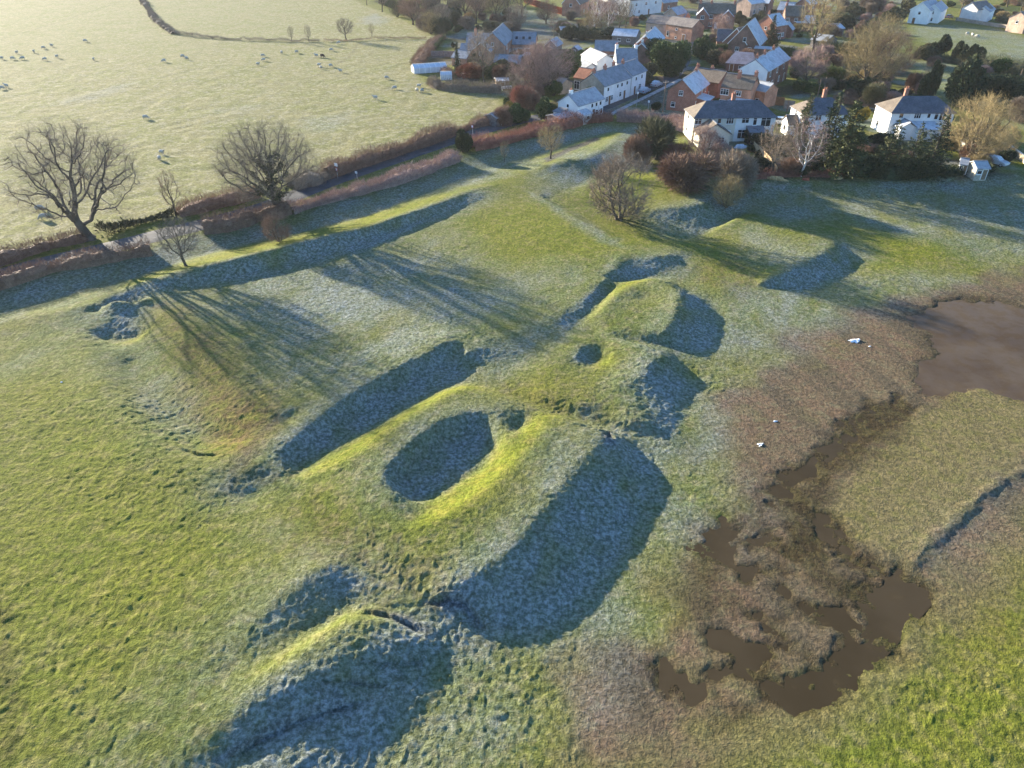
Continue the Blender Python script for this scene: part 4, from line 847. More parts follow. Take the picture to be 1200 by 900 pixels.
add_shrub('scrub_a', 553, 91, 7.0, 3.2, BEECH, 'rust-red shrub below the slate-roofed brick house', cat='shrub')
add_shrub('shrub_b', 578, 92, 4.5, 3.2, LAUREL, 'green shrub right of the tall leafless tree', cat='shrub')
add_shrub('scrub_b', 592, 94, 6, 3.6, TW_BROWN, 'brown shrub behind the frosted flat roof', cat='shrub')
add_shrub('shrub_a', 531, 56, 1.6, 1.6, EVERG, 'small dark cone-shaped shrub on the sunny lawn', cat='shrub')
# ---- trees of the sheep field and the wood beyond
add_tree('round', 406, 47, .70, 2.0, BARK_D, TW_GREY, 'small dark round tree on the low field hedge', name='small_tree', sx=1.2)
add_tree('upright', 342, 48, .48, 2.0, BARK_D, TW_GREY, 'leafless sapling on the low field hedge, leftmost of the three', name='sapling', cat='sapling', sx=1.2)
add_tree('upright', 362, 49, .55, 4.0, BARK_D, TW_GREY, 'leafless sapling on the low field hedge, nearest the small round tree', name='sapling', cat='sapling', sx=1.1)
add_tree('upright', 436, 43, .45, 1.0, BARK_D, TW_GOLD, 'pale small sapling on the low field hedge, right of the small round tree', name='sapling', cat='sapling', sx=1.3)
wood = [(448,14,1.1),(466,20,1.0),(484,29,1.2),(470,8,1.3),(492,14,1.4),(510,26,1.3),(505,8,1.5),(525,14,1.6),(519,38,1.0),(505,40,.9),(545,20,1.4),(540,6,1.6),(558,28,1.2),(566,12,1.5),(580,24,1.4),(596,26,1.5),(612,22,1.5),(585,6,1.5),(605,34,.9),(430,6,1.0),(418,0,1.0),(455,2,1.2),(640,28,.9)]
for k, (px, py, s) in enumerate(wood):
    add_tree(['round','thorn','willow','upright'][k % 4], px, py, s*(.8 if k % 4 == 1 else .95), None, BARK_D, [TW_GREY, OLIVE, TW_BROWN, TW_GREY, TW_GOLD][k % 5],
             'leafless brown tree in the wood behind the slate-roofed brick house', group='trees of the wood at the top of the pale field')
for k, (px, py, w, h) in enumerate([(516,40,7,5),(500,36,7,5),(530,30,8,5),(548,34,6,4),(478,18,8,5),(600,36,7,3),(575,36,6,3)]):
    add_shrub('scrub_a' if k % 2 else 'scrub_b', px, py, w, h, [OLIVE, TW_GREY][k % 2], 'dull brown scrub bush at the foot of the wood', name='thorn_bush', cat='bush', group='scrub at the foot of the wood')
for k, (px, py, s, m) in enumerate([(696,40,1.35,TW_PINK),(712,38,1.2,TW_PINK),(703,30,1.5,TW_PINK),(725,36,1.1,TW_GREY),(686,44,.9,TW_GOLD),(704,46,.8,TW_GOLD),(733,32,.9,TW_GOLD),(719,22,1.2,TW_PINK)]):
    add_tree('birch' if m is TW_PINK else 'round', px, py, s, None, BIRCH if m is TW_PINK else BARK, m, 'pinkish birch-like tree above the frost-roofed shed' if m is TW_PINK else 'low leafless tree among the birches above the frost-roofed shed', name='birch_tree' if m is TW_PINK else 'bare_tree', group='birches above the long frost-roofed shed' if m is TW_PINK else 'low trees among the birches')
for k, (px, py, w, h) in enumerate([(668,46,6,4),(682,47,6,3.6),(700,48,7,3.6),(716,46,6,3.4),(660,40,5,3)]):
    add_shrub('shrub_b', px, py, w, h, OLIVE, 'dark shrub at the foot of the birches', cat='shrub', group='shrubs below the birches')
add_tree('upright', 649, 46, .95, 1.2, BARK, TW_BROWN, 'thin leafless tree next to the small timber shed', name='bare_tree')
for k, (px, py, w, h) in enumerate([(882,34,7,4.5),(892,28,6,4),(872,40,5,4),(866,28,5,4)]):
    add_shrub('shrub_a', px, py, w, h, OLIVE, 'frosted olive shrub between the large brick house and the gabled one', cat='shrub', group='shrubs between the brick houses')
for k, (px, py, w, h, m) in enumerate([(985,34,9,5,EVERG),(1000,20,8,5,OLIVE),(1020,12,9,6,TW_GREY),(1045,26,8,5,OLIVE),(970,44,6,4,TW_BROWN),(1010,40,6,4,TW_BROWN),(985,70,8,4.5,EVERG),(970,84,7,4,TW_BROWN),(975,96,6,3.5,LAUREL),(1063,16,6,6,OLIVE)]):
    add_shrub('shrub_a' if k % 2 else 'scrub_b', px, py, w, h, m, 'garden shrub in the thick planting left of the huge golden tree', cat='shrub', group='shrubs of the right-hand gardens')
for k, (px, py, s) in enumerate([(1126,12,1.1),(1180,8,1.2),(1196,14,1.1),(1110,4,1.1),(1215,30,1.2),(1060,2,1.2),(1020,-4,1.3),(980,4,1.2),(1240,20,1.2),(1160,-6,1.4)]):
    add_tree('round', px, py, s, None, BARK, [TW_GREY, TW_BROWN, OLIVE][k % 3], 'leafless tree in the far gardens at the top right corner', group='far trees at the top right')
add_shrub('shrub_a', 1131, 20, 4, 4.5, BEECH, 'russet shrub between the two far white houses', cat='shrub')
for k, (px, py, w, h, m) in enumerate([(1100,66,6,5.5,EVERG),(1121,72,5,5,EVERG),(1085,70,6,4,OLIVE),(1135,76,6,5,EVERG)]):
    add_shrub('shrub_a', px, py, w, h, m, 'dark bush standing out of the hedge across the frosty right-hand fields', name='evergreen_bush', cat='bush', group='bushes in the right field hedge')
# ================================================================== BUILDINGS
class MB:
    def __init__(s): s.v, s.f, s.m = [], [], []
    def quad(s, pts, m=0):
        o = len(s.v); s.v += [tuple(p) for p in pts]; s.f.append(tuple(range(o, o+len(pts)))); s.m.append(m)
    def box(s, x0, x1, y0, y1, z0, z1, m=0):
        o = len(s.v); s.v += [(x0,y0,z0),(x1,y0,z0),(x1,y1,z0),(x0,y1,z0),(x0,y0,z1),(x1,y0,z1),(x1,y1,z1),(x0,y1,z1)]
        for f in ((0,3,2,1),(4,5,6,7),(0,1,5,4),(1,2,6,5),(2,3,7,6),(3,0,4,7)): s.f.append(tuple(o+k for k in f)); s.m.append(m)
    def prism(s, prof, x0, x1, m=0, axis='x', mside=None):
        """closed profile (a, z) drawn out along an axis"""
        o = len(s.v); n = len(prof)
        for x in (x0, x1):
            for a, z in prof: s.v.append((x, a, z) if axis == 'x' else (a, x, z))
        s.f.append(tuple(o+k for k in range(n))[::-1]); s.m.append(m); s.f.append(tuple(o+n+k for k in range(n))); s.m.append(m)
        for k in range(n):
            s.f.append((o+k, o+(k+1) % n, o+n+(k+1) % n, o+n+k)); s.m.append(m if mside is None else mside[k])
    def cyl(s, x, y, z0, z1, r0, r1=None, n=10, m=0):
        r1 = r0 if r1 is None else r1; o = len(s.v)
        for z, r in ((z0, r0), (z1, r1)):
            for k in range(n): s.v.append((x+r*math.cos(6.2832*k/n), y+r*math.sin(6.2832*k/n), z))
        for k in range(n): s.f.append((o+k, o+(k+1) % n, o+n+(k+1) % n, o+n+k)); s.m.append(m)
        s.f.append(tuple(o+k for k in range(n))[::-1]); s.m.append(m); s.f.append(tuple(o+n+k for k in range(n))); s.m.append(m)
    def mesh(s, name, mats):
        me = bpy.data.meshes.new(name); me.from_pydata(s.v, [], s.f); 
        for mt in mats: me.materials.append(mt)
        me.polygons.foreach_set('material_index', s.m); me.update()
        import bmesh
        b = bmesh.new(); b.from_mesh(me); bmesh.ops.recalc_face_normals(b, faces=b.faces); b.to_mesh(me); b.free()
        return me
    def build(s, name, mats, parent=None): return link(name, s.mesh(name, mats if isinstance(mats, list) else [mats]), parent)

def brick_mat(name, c1, c2, mortar):
    m, nt, b = new_mat(name); co = coords(nt)
    n = nt.nodes.new('ShaderNodeTexBrick'); nt.links.new(co, n.inputs['Vector'])
    mp = nt.nodes.new('ShaderNodeMapping'); mp.inputs['Rotation'].default_value = (R(90), 0, 0); nt.links.new(co, mp.inputs[0])
    sx = nt.nodes.new('ShaderNodeSeparateXYZ'); nt.links.new(co, sx.inputs[0]); cx = nt.nodes.new('ShaderNodeCombineXYZ')
    nt.links.new(mth(nt, 'ADD', sx.outputs[0], sx.outputs[1]), cx.inputs[0]); nt.links.new(sx.outputs[2], cx.inputs[1]); nt.links.new(cx.outputs[0], n.inputs['Vector'])
    n.inputs['Scale'].default_value = 1.0; n.inputs['Brick Width'].default_value = .225; n.inputs['Row Height'].default_value = .075; n.inputs['Mortar Size'].default_value = .008
    n.inputs['Color1'].default_value = (*c1, 1); n.inputs['Color2'].default_value = (*c2, 1); n.inputs['Mortar'].default_value = (*mortar, 1)
    v = noise(nt, co, .5, 4, .65)
    _val(nt, b.inputs['Base Color'], mixc(nt, 1.0, n.outputs[0], mixc(nt, ramp(nt, v, .3, .7), (.7,.7,.7), (1.25,1.22,1.2)), 'MULTIPLY')); b.inputs['Roughness'].default_value = .9
    return m
def roof_mat(name, c1, c2, row=.28, frost=0.0):
    """rows of slates or tiles; frost lies unevenly on them"""
    m, nt, b = new_mat(name); co = coords(nt); sx = nt.nodes.new('ShaderNodeSeparateXYZ'); nt.links.new(co, sx.inputs[0])
    cx = nt.nodes.new('ShaderNodeCombineXYZ'); nt.links.new(sx.outputs[0], cx.inputs[0]); nt.links.new(mth(nt, 'MULTIPLY', sx.outputs[1], 1.3), cx.inputs[1])
    n = nt.nodes.new('ShaderNodeTexBrick'); nt.links.new(cx.outputs[0], n.inputs['Vector']); n.inputs['Scale'].default_value = 1
    n.inputs['Brick Width'].default_value = row; n.inputs['Row Height'].default_value = row; n.inputs['Mortar Size'].default_value = .012
    n.inputs['Color1'].default_value = (*c1, 1); n.inputs['Color2'].default_value = (*c2, 1); n.inputs['Mortar'].default_value = (*[v*.6 for v in c1], 1)
    v = noise(nt, co, .7, 4, .65); v2 = noise(nt, co, 2.5, 3, .6)
    c = mixc(nt, 1.0, n.outputs[0], mixc(nt, ramp(nt, v, .3, .7), (.75,.75,.75), (1.2,1.2,1.18)), 'MULTIPLY')
    if frost: c = mixc(nt, mth(nt, 'MULTIPLY', ramp(nt, v, .25, .6, .55, 1.0), frost), c, mixc(nt, ramp(nt, v2, .3, .7), (.42,.45,.48), (.58,.60,.62)))
    _val(nt, b.inputs['Base Color'], c); b.inputs['Roughness'].default_value = .75
    _val(nt, b.inputs['Normal'], bump(nt, n.outputs[1], .5, .02))
    return m
BRICK = brick_mat('red_brick', (.27,.095,.058), (.33,.125,.075), (.30,.24,.20)); BRICK2 = brick_mat('orange_brick', (.36,.155,.085), (.42,.19,.11), (.36,.29,.23))
BRICK_D = brick_mat('brown_brick', (.185,.085,.058), (.235,.115,.075), (.22,.18,.15)); BRICK_P = brick_mat('pale_brick', (.46,.30,.215), (.52,.36,.26), (.42,.35,.29))
STONE = brick_mat('rubble_stone', (.27,.23,.18), (.34,.29,.23), (.24,.21,.17))
WHITE = simple('white_render', (.76,.75,.72), .85, .08, .6); CREAM = simple('cream_render', (.66,.60,.48), .85, .1, .6); PALE = simple('pale_render', (.62,.60,.56), .85, .1, .6)
SLATE = roof_mat('slate', (.085,.090,.102), (.120,.125,.140)); SLATE_F = roof_mat('slate_light_frost', (.10,.105,.12), (.14,.145,.16), .28, .30)
FROST = roof_mat('frosted_roof', (.12,.12,.13), (.15,.15,.16), .3, .95); FROST_H = roof_mat('half_frosted_roof', (.12,.12,.13), (.16,.155,.16), .3, .60)
TILE_B = roof_mat('brown_tiles', (.125,.098,.075), (.175,.140,.105), .26); TILE_R = roof_mat('red_tiles', (.25,.095,.055), (.32,.135,.08), .26); TILE_RF = roof_mat('red_tiles_frost', (.25,.11,.075), (.30,.14,.095), .26, .45)
TILE_G = roof_mat('grey_brown_tiles', (.16,.135,.12), (.21,.18,.16), .26); PINKF = roof_mat('thawing_roof', (.30,.26,.25), (.38,.33,.31), .3, .3)
FRAME = simple('white_paint', (.78,.78,.76), .5, .05, 2); DARKF = simple('dark_paint', (.03,.03,.033), .5, .2, 2); WOOD = simple('weathered_boards', (.20,.145,.095), .85, .3, 2.0); WOOD_G = simple('grey_boards', (.17,.155,.14), .9, .3, 2.0)
OAKD = simple('brown_door', (.19,.095,.045), .6, .2, 2); VERGE = simple('barge_boards', (.72,.72,.70), .6, .08, 2); POT = simple('clay_pots', (.34,.15,.09), .8, .2, 3); LEAD = simple('lead_sheet', (.16,.165,.18), .6, .2, 1.5)
GLASS, _nt, _b = new_mat('window_glass'); _b.inputs['Base Color'].default_value = (.018,.022,.028,1); _b.inputs['Roughness'].default_value = .08; _b.inputs['Specular IOR Level'].default_value = .6

_WM = {}
def window_meshes(w, h, bars, fm):
    k = (w, h, bars, fm.name)
    if k not in _WM:
        t = .07; a = MB(); a.box(-w/2, -w/2+t, -.06, .05, 0, h); a.box(w/2-t, w/2, -.06, .05, 0, h); a.box(-w/2+t, w/2-t, -.06, .05, 0, t); a.box(-w/2+t, w/2-t, -.06, .05, h-t, h)
        a.box(-w/2-.06, w/2+.06, -.12, .05, -.07, -.003)
        for b in range(1, bars+1): x = -w/2+w*b/(bars+1); a.box(x-.03, x+.03, -.055, .05, t, h-t)
        if h > 1.0: a.box(-w/2+t, w/2-t, -.05, .05, h*.66-.025, h*.66+.025)
        p = MB(); p.box(-w/2+t, w/2-t, -.022, .04, t, h-t)
        q = MB(); q.v = a.v+p.v; q.f = a.f+[tuple(i+len(a.v) for i in f) for f in p.f]; q.m = [0]*len(a.f)+[1]*len(p.f)
        _WM[k] = (a.mesh('window_frame', [fm]), p.mesh('window_pane', [GLASS]), q.mesh('window', [fm, GLASS]))
    return _WM[k]
def put_window(parent, L, W, side, u, z, w=1.2, h=1.2, bars=1, fm=None, whole=False, x=None, y0=None):
    fr, pn, both = window_meshes(w, h, bars, fm or FRAME)
    o = link('window', both if whole else fr, parent)
    if side == 'f': o.location = ((u-.5)*L, -W/2, z)
    elif side == 'b': o.location = ((u-.5)*L, W/2, z); o.rotation_euler.z = math.pi
    elif side == 'l': o.location = (-L/2, (.5-u)*W, z); o.rotation_euler.z = -math.pi/2
    else: o.location = (L/2, (u-.5)*W, z); o.rotation_euler.z = math.pi/2
    if not whole: link('pane', pn, o)
    return o
def put_door(parent, L, W, side, u, w=.95, h=2.05, mat=None, glazed=False, z=0.0, name='door'):
    a = MB(); a.box(-w/2, w/2, -.05, .06, z, z+h, 0); a.box(-w/2-.09, -w/2-.003, -.08, .06, z, z+h+.09, 1); a.box(w/2+.003, w/2+.09, -.08, .06, z, z+h+.09, 1); a.box(-w/2-.002, w/2+.002, -.08, .06, z+h+.003, z+h+.09, 1)
    if glazed: a.box(-w/2+.12, w/2-.12, -.065, -.051, z+.25, z+h-.15, 2)
    o = a.build(name, [mat or OAKD, FRAME, GLASS], parent)
    if side == 'f': o.location = ((u-.5)*L, -W/2, 0)
    elif side == 'l': o.location = (-L/2, (.5-u)*W, 0); o.rotation_euler.z = -math.pi/2
    elif side == 'r': o.location = (L/2, (u-.5)*W, 0); o.rotation_euler.z = math.pi/2
    else: o.location = ((u-.5)*L, W/2, 0); o.rotation_euler.z = math.pi
    return o
def walls(L, W, eave, ridge, hip):
    a = MB()
    if hip: a.box(-L/2, L/2, -W/2, W/2, -.8, eave)
    else: a.prism([(-W/2, -.8), (W/2, -.8), (W/2, eave), (0, ridge-.12), (-W/2, eave)], -L/2, L/2)
    return a
def roof_mesh(L, W, eave, ridge, hip, mf, mb, verge=None, oh=.3):
    """gable: two slabs with a verge board at each end; hip: four slopes over a soffit"""
    a = MB(); t = .16; sl = (ridge-eave)/(W/2); ye = W/2+oh; ze = eave-oh*sl
    if hip:
        hl, hr = hip; x0, x1 = -L/2-oh, L/2+oh; r0, r1 = -L/2+hl, L/2-hr
        B = [(x0,-ye,ze),(x1,-ye,ze),(x1,ye,ze),(x0,ye,ze)]; T = [(p[0],p[1],ze+.14) for p in B]; q0, q1 = (r0,0,ridge+.1), (r1,0,ridge+.1)
        a.quad(B[::-1], 2)
        for k in range(4): a.quad([B[k], B[(k+1) % 4], T[(k+1) % 4], T[k]], 2)
        a.quad([T[0], T[1], q1, q0], 0); a.quad([T[1], T[2], q1], 1); a.quad([T[2], T[3], q0, q1], 1); a.quad([T[3], T[0], q0], 1)
    else:
        x0, x1 = -L/2-.18, L/2+.18
        a.prism([(-ye, ze), (0, ridge), (0, ridge+t), (-ye, ze+t)], x0, x1, 0); a.prism([(.002, ridge), (ye, ze), (ye, ze+t), (.002, ridge+t)], x0, x1, 1)
        if verge:
            for xa, xb in ((x0-.05, x0-.003), (x1+.003, x1+.05)):
                for s in (-1, 1): a.prism([(s*ye, ze-.1), (s*.01, ridge-.1), (s*.01, ridge+t+.03), (s*ye, ze+t+.03)], xa, xb, 3)
        a.box(x0, x1, -.12, .12, ridge+t*.6, ridge+t+.07, 2)
    return a
def chimney(parent, x, y, z0, z1, w=.75, d=.55, mat=None, pots=2):
    a = MB(); a.box(-w/2, w/2, -d/2, d/2, z0, z1); a.box(-w/2-.06, w/2+.06, -d/2-.06, d/2+.06, z1-.22, z1-.02)
    for k in range(pots): a.cyl(-w/2+w*(k+.5)/pots, 0, z1, z1+.42, .13, .10, 8, 1)
    o = a.build('chimney', [mat or BRICK, POT], parent); o.location = (x, y, 0); return o
def frame_of(r1, r2, ridge, zb=None):
    A, B = at(*r1, VZ+ridge), at(*r2, VZ+ridge); c = (A+B)/2; v = (B-A)[:2]
    return c, math.atan2(v[1], v[0]), float(np.linalg.norm(v))
def build_body(e, L, W, eave, ridge, hip, wall, rf, rb, chim, wins, doors, verge, whole, split=None, cm=None, fm=None):
    if split:
        m2, u = split; xs = (u-.5)*L; a = MB(); a.box(-L/2, xs-.002, -W/2, W/2, -.8, eave); a.build('wall', wall, e); a = MB(); a.box(xs+.002, L/2, -W/2, W/2, -.8, eave); o = a.build('wall', m2, e); o['label'] = 'white rendered half of the front wall'
        we = e
    elif whole: e.data = walls(L, W, eave, ridge, hip).mesh('wing', [wall])
    else: walls(L, W, eave, ridge, hip).build('wall', wall, e)
    r = roof_mesh(L, W, eave, ridge, hip, rf, rb, verge).build('roof', [rf, rb, LEAD, VERGE], e)
    for c in chim:
        u, off, h = c[:3]; z0 = ridge-1.0-abs(off)*(ridge-eave)/(W/2)
        chimney(r, (u-.5)*L, off*W/2, max(0, z0), ridge+h, mat=c[3] if len(c) > 3 else cm, *([]), pots=2)
    for w in wins: put_window(e, L, W, w[0], w[1], w[2], *(w[3:6] if len(w) > 5 else (*w[3:5], 1)), fm=fm, whole=whole)
    for d in doors: put_door(e, L, W, d[0], d[1], *(d[2:] if len(d) > 2 else ()))
def house(label, r1, r2, ridge, eave, W, wall, rf, rb=None, hip=None, chim=(), wins=(), doors=(), name='house', cat='house', verge=False, split=None, group=None, cm=None, fm=None, extra=0.0, dz=0.0):
    c, rz, L = frame_of(r1, r2, ridge); L += (sum(hip) if hip else 0)+extra
    z = top(c[0], c[1])+dz; e = empty(name, (c[0], c[1], min(z, VZ+.15)), rz); tag(e, label, cat, group); e['L'] = L; e['W'] = W
    build_body(e, L, W, eave, ridge, hip, wall, rf, rb or rf, chim, wins, doors, verge, False, split, cm, fm); return e
def wing_at(e, r1, r2, ridge, eave, W, wall, rf, rb=None, hip=None, chim=(), wins=(), doors=(), verge=False, extra=0.0, fm=None):
    """another block of the same house, with a roof of its own"""
    c, rz, L = frame_of(r1, r2, ridge); L += (sum(hip) if hip else 0)+extra
    o = bpy.data.objects.new('wing', bpy.data.meshes.new('wing')); COL.objects.link(o); o.parent = e
    M = Matrix.Translation((c[0], c[1], e.location.z)) @ Matrix.Rotation(rz, 4, 'Z'); PM = Matrix.Translation(e.location) @ Matrix.Rotation(e.rotation_euler.z, 4, 'Z')
    o.matrix_basis = PM.inverted() @ M
    build_body(o, L, W, eave, ridge, hip, wall, rf, rb or rf, chim, wins, doors, verge, True, fm=fm); return o
def wing_on(e, side, u, proj, w, ridge, eave, wall, rf, rb=None, wins=(), doors=(), fm=None):
    """a gabled projection standing out of one side of the house"""
    L, W = e['L'], e['W']; o = bpy.data.objects.new('wing', bpy.data.meshes.new('wing')); COL.objects.link(o); o.parent = e
    ln = proj+W*.3
    if side == 'f': o.location = ((u-.5)*L, -W/2-proj+ln/2, 0); o.rotation_euler.z = math.pi/2
    elif side == 'l': o.location = (-L/2-proj+ln/2, (.5-u)*W, 0); o.rotation_euler.z = 0
    else: o.location = (L/2+proj-ln/2, (u-.5)*W, 0); o.rotation_euler.z = math.pi
    build_body(o, ln, w, eave, ridge, None, wall, rf, rb or rf, (), wins, doors, False, True, fm=fm); return o
def lean_to(e, side, u, proj, w, hi, lo, wall, rf, wins=(), name='lean_to'):
    """a single-slope addition against one wall"""
    L, W = e['L'], e['W']; a = MB(); a.prism([(0, -.6), (0, hi), (-proj, lo), (-proj, -.6)], -w/2, w/2)
    o = a.build(name, wall, e); b = MB(); b.prism([(.0, hi+.02), (.0, hi+.16), (-proj-.25, lo+.16-.25*(hi-lo)/proj), (-proj-.25, lo+.02-.25*(hi-lo)/proj)], -w/2-.15, w/2+.15); b.build('roof', rf, o)
    if side == 'f': o.location = ((u-.5)*L, -W/2-.003, 0)
    elif side == 'l': o.location = (-L/2-.003, (.5-u)*W, 0); o.rotation_euler.z = -math.pi/2
    elif side == 'r': o.location = (L/2+.003, (u-.5)*W, 0); o.rotation_euler.z = math.pi/2
    for (uu, z, ww, hh) in wins:
        q = link('window', window_meshes(ww, hh, 1, FRAME)[2], o); q.location = ((uu-.5)*w, -proj, z)
    return o
def skylights(e, us, v=.45, w=.8, h=1.0):
    L, W = e['L'], e['W']
    for u in us:
        a = MB(); a.box(-w/2, w/2, -h/2, h/2, .02, .12, 0); a.box(-w/2+.08, w/2-.08, -h/2+.08, h/2-.08, .121, .13, 1)
        o = a.build('skylight', [DARKF, GLASS], e); rg, ev = e['ridge'], e['eave']; t = math.atan2(rg-ev, W/2)
        o.location = ((u-.5)*L, -W/2*(1-v), ev+(rg-ev)*v+.16/math.cos(t)); o.rotation_euler = (t, 0, 0)
W2 = lambda us, z, w=1.2, h=1.2, b=1, s='f': [(s, u, z, w, h, b) for u in us]

# ---- the three pairs of hip-roofed houses in front
e = house('cream and white semi-detached pair with a hipped slate roof and gabled porch wing', (826.7,118.7), (888.7,118), 7.0, 4.7, 7.2, CREAM, SLATE, TILE_B, (3.0, 2.6), [(.52, .08, 1.3)],
  [('f',.05,3.4,1.4,1.2,1),('f',.31,3.5,.8,1.0,0),('f',.44,3.4,1.5,1.2,2),('f',.63,3.5,1.5,1.1,1),('f',.75,3.1,.8,1.6,0),('f',.885,2.8,2.0,2.0,1),('f',.61,.5,1.7,1.8,1),('f',.87,.3,.9,2.0,0),('f',.92,.3,.9,2.0,0),('l',.4,3.4,1.0,1.1,0),('l',.35,.9,1.0,1.2,0)],
  [('f',.42,1.5,2.1,FRAME,True)], name='semi_detached_house', split=(WHITE, .515))
wing_on(e, 'f', .2, 4.2, 6.0, 4.4, 2.6, CREAM, SLATE, TILE_B, [('l',.72,.9,1.2,1.1,1)])
o = lean_to(e, 'f', .755, 2.4, 3.2, 2.9, 2.3, DARKF, LEAD, [(.3,.5,1.1,1.6),(.72,.5,1.1,1.6)], 'conservatory')
a = MB(); a.box(-.45,.45,-.3,.3,0,.5); a.cyl(-.2,0,.5,.85,.12,.1,8); 
e = house('white hip-roofed semi-detached pair half hidden by the two tall spruces', (955,115), (974.7,114.7), 7.0, 4.7, 7.2, WHITE, SLATE, TILE_B, (2.9, 2.9), [(.52, .05, 1.6)],
  [('f',.9,3.5,.9,1.0,0),('f',.3,3.4,1.3,1.2,1),('f',.6,3.4,1.3,1.2,1),('l',.4,3.4,1,1.1,0),('f',.8,.8,1.3,1.2,1)], [('f',.5,.95,2.05)], name='semi_detached_house')
wing_on(e, 'l', .5, 2.2, 3.4, 3.6, 2.4, WHITE, TILE_B, TILE_B, [('l',.5,.8,1.0,1.0,0)])
e = house('white hip-roofed semi-detached pair with a frost-covered lean-to, furthest right', (1057,113), (1096,113), 7.0, 4.7, 7.4, WHITE, SLATE, TILE_B, (3.2, 2.7), [(.3, .1, 1.5)],
  [('f',.16,3.6,.9,1.0,0),('f',.42,3.5,1.4,1.1,2),('f',.6,3.6,.7,1.0,0),('f',.72,3.3,.8,1.5,0),('f',.82,3.1,1.3,1.7,1),('f',.92,3.1,1.0,1.7,0),('l',.35,.9,1.0,1.1,0)], [('f',.3,.95,2.05)], name='semi_detached_house')
lean_to(e, 'f', .52, 4.0, 4.6, 2.9, 2.3, WHITE, FROST, [(.3,.8,1.2,1.1)])
wing_on(e, 'f', .22, 3.0, 3.2, 3.4, 2.4, WHITE, TILE_G, FROST_H)

# ---- white cottages by the road
e = house('small white cottage with a frosted slate roof by the reddish hedge', (666,111), (696.5,102.5), 5.6, 3.7, 5.4, WHITE, FROST_H, SLATE_F, None, [(.1, 0, .8, WHITE)],
  [('l',.5,2.9,.7,.8,0),('l',.3,.8,.9,1.0,0),('f',.55,2.4,.8,.9,0),('f',.72,2.4,.8,.9,0),('f',.88,2.4,.8,.9,0),('f',.75,.6,.9,1.1,0),('f',.93,.6,.9,1.1,0)], [('f',.62,.9,2.0)], name='cottage', cat='cottage')
lean_to(e, 'f', .14, 1.8, 3.0, 2.6, 2.0, WHITE, FROST, [(.5,.8,1.2,.9)])
lean_to(e, 'l', .3, 2.2, 2.2, 2.6, 2.2, WHITE, LEAD, [(.5,.9,1.2,1.0)], 'porch')
e = house('long white cottage row with a slate roof and a stone gable end', (695,86), (727,76), 7.0, 4.6, 6.4, WHITE, SLATE_F, SLATE, None, [(.03, 0, .7), (.42, 0, .9), (.88, .3, .8)],
  [('f',.12,.8,1.2,1.2,1),('f',.3,.8,1.1,1.2,1),('f',.5,3.1,.9,.9,0),('f',.66,3.1,.9,.9,0),('f',.86,3.1,.9,.9,0),('f',.62,.9,1.0,1.1,0),('f',.15,3.1,.9,.9,0)], [('f',.22,.95,2.0),('f',.78,.95,2.0)], name='cottage_row', cat='cottages')
L, W = e['L'], e['W']; a = MB(); a.prism([(-W/2-.01,-.8),(W/2+.01,-.8),(W/2+.01,4.55),(0,6.8),(-W/2-.01,4.55)], -L/2-.12, -L/2-.003); o = a.build('gable_wall', STONE, e); o['label'] = 'bare stone gable end'
wing_at(e, (728,75.5), (745,69.5), 7.0, 4.8, 6.4, WHITE, SLATE_F, SLATE, None, [(.1,0,.8)], [('f',.3,3.2,.9,.9,0),('f',.7,3.2,.9,1,0),('f',.6,.8,1.3,1.3,1)], [('f',.25,.95,2.0)])
wing_at(e, (680,79.5), (694,81.5), 5.0, 3.2, 5.2, STONE, TILE_R, TILE_R, None, [], [('f',.25,.4,1.6,2.0,1)], [])
e = house('tall white house with a blue-frosted slate roof and white gable behind the cottage row', (722,57), (746,57), 8.4, 5.6, 7.2, WHITE, SLATE_F, SLATE, None, [(.03,0,1.0,WHITE),(.97,0,.9,WHITE)], [('l',.5,3.4,.8,1,0),('f',.5,3.6,1.0,1.1,1),('f',.8,3.6,1.0,1.1,1)], [], name='house')
wing_at(e, (692,56.5), (711,64.5), 5.6, 4.0, 5.4, WHITE, PINKF, PINKF, None, [], [('f',.2,2.6,.7,.8,0),('f',.75,1.0,.9,1,0)], [])
wing_at(e, (684,70), (694,75), 3.4, 2.2, 4.0, WHITE, SLATE_F, PINKF, None, [], [], [])
e = house('low red-walled barn with a frosted slate roof behind the tall white house', (698,47.5), (724,48), 5.6, 3.4, 6.0, BRICK, SLATE_F, SLATE, None, [], [('f',.2,1.2,.8,.9,0),('f',.55,1.2,.8,.9,0)], [('f',.75,1.2,2.1,OAKD)], name='barn', cat='barn')
e = house('brick house with white barge boards and a frosted roof beside the great round evergreen', (757,42), (767.5,31.5), 7.2, 4.4, 6.6, BRICK, FROST, SLATE, None, [(.1,0,.9,PALE)], [('l',.5,3.2,.9,1.0,0),('f',.5,1.0,1.2,1.1,1)], [('l',.3,.95,2.0)], verge=True)
wing_at(e, (752,51), (765,41.5), 5.4, 3.0, 6.0, BRICK_D, FROST_H, SLATE, None, [(.05,0,1.0,PALE)], [('f',.5,.9,1.2,1.0,1)], [], verge=True)
e = house('long low shed with a white frosted roof below the birches', (721,33.5), (748.5,35), 4.2, 2.6, 7.0, WOOD_G, FROST, FROST_H, None, [], [('f',.3,.9,1.2,.9,1),('f',.7,.9,1.2,.9,1)], [('l',.5,1.2,2.0,WOOD)], name='long_shed', cat='shed')

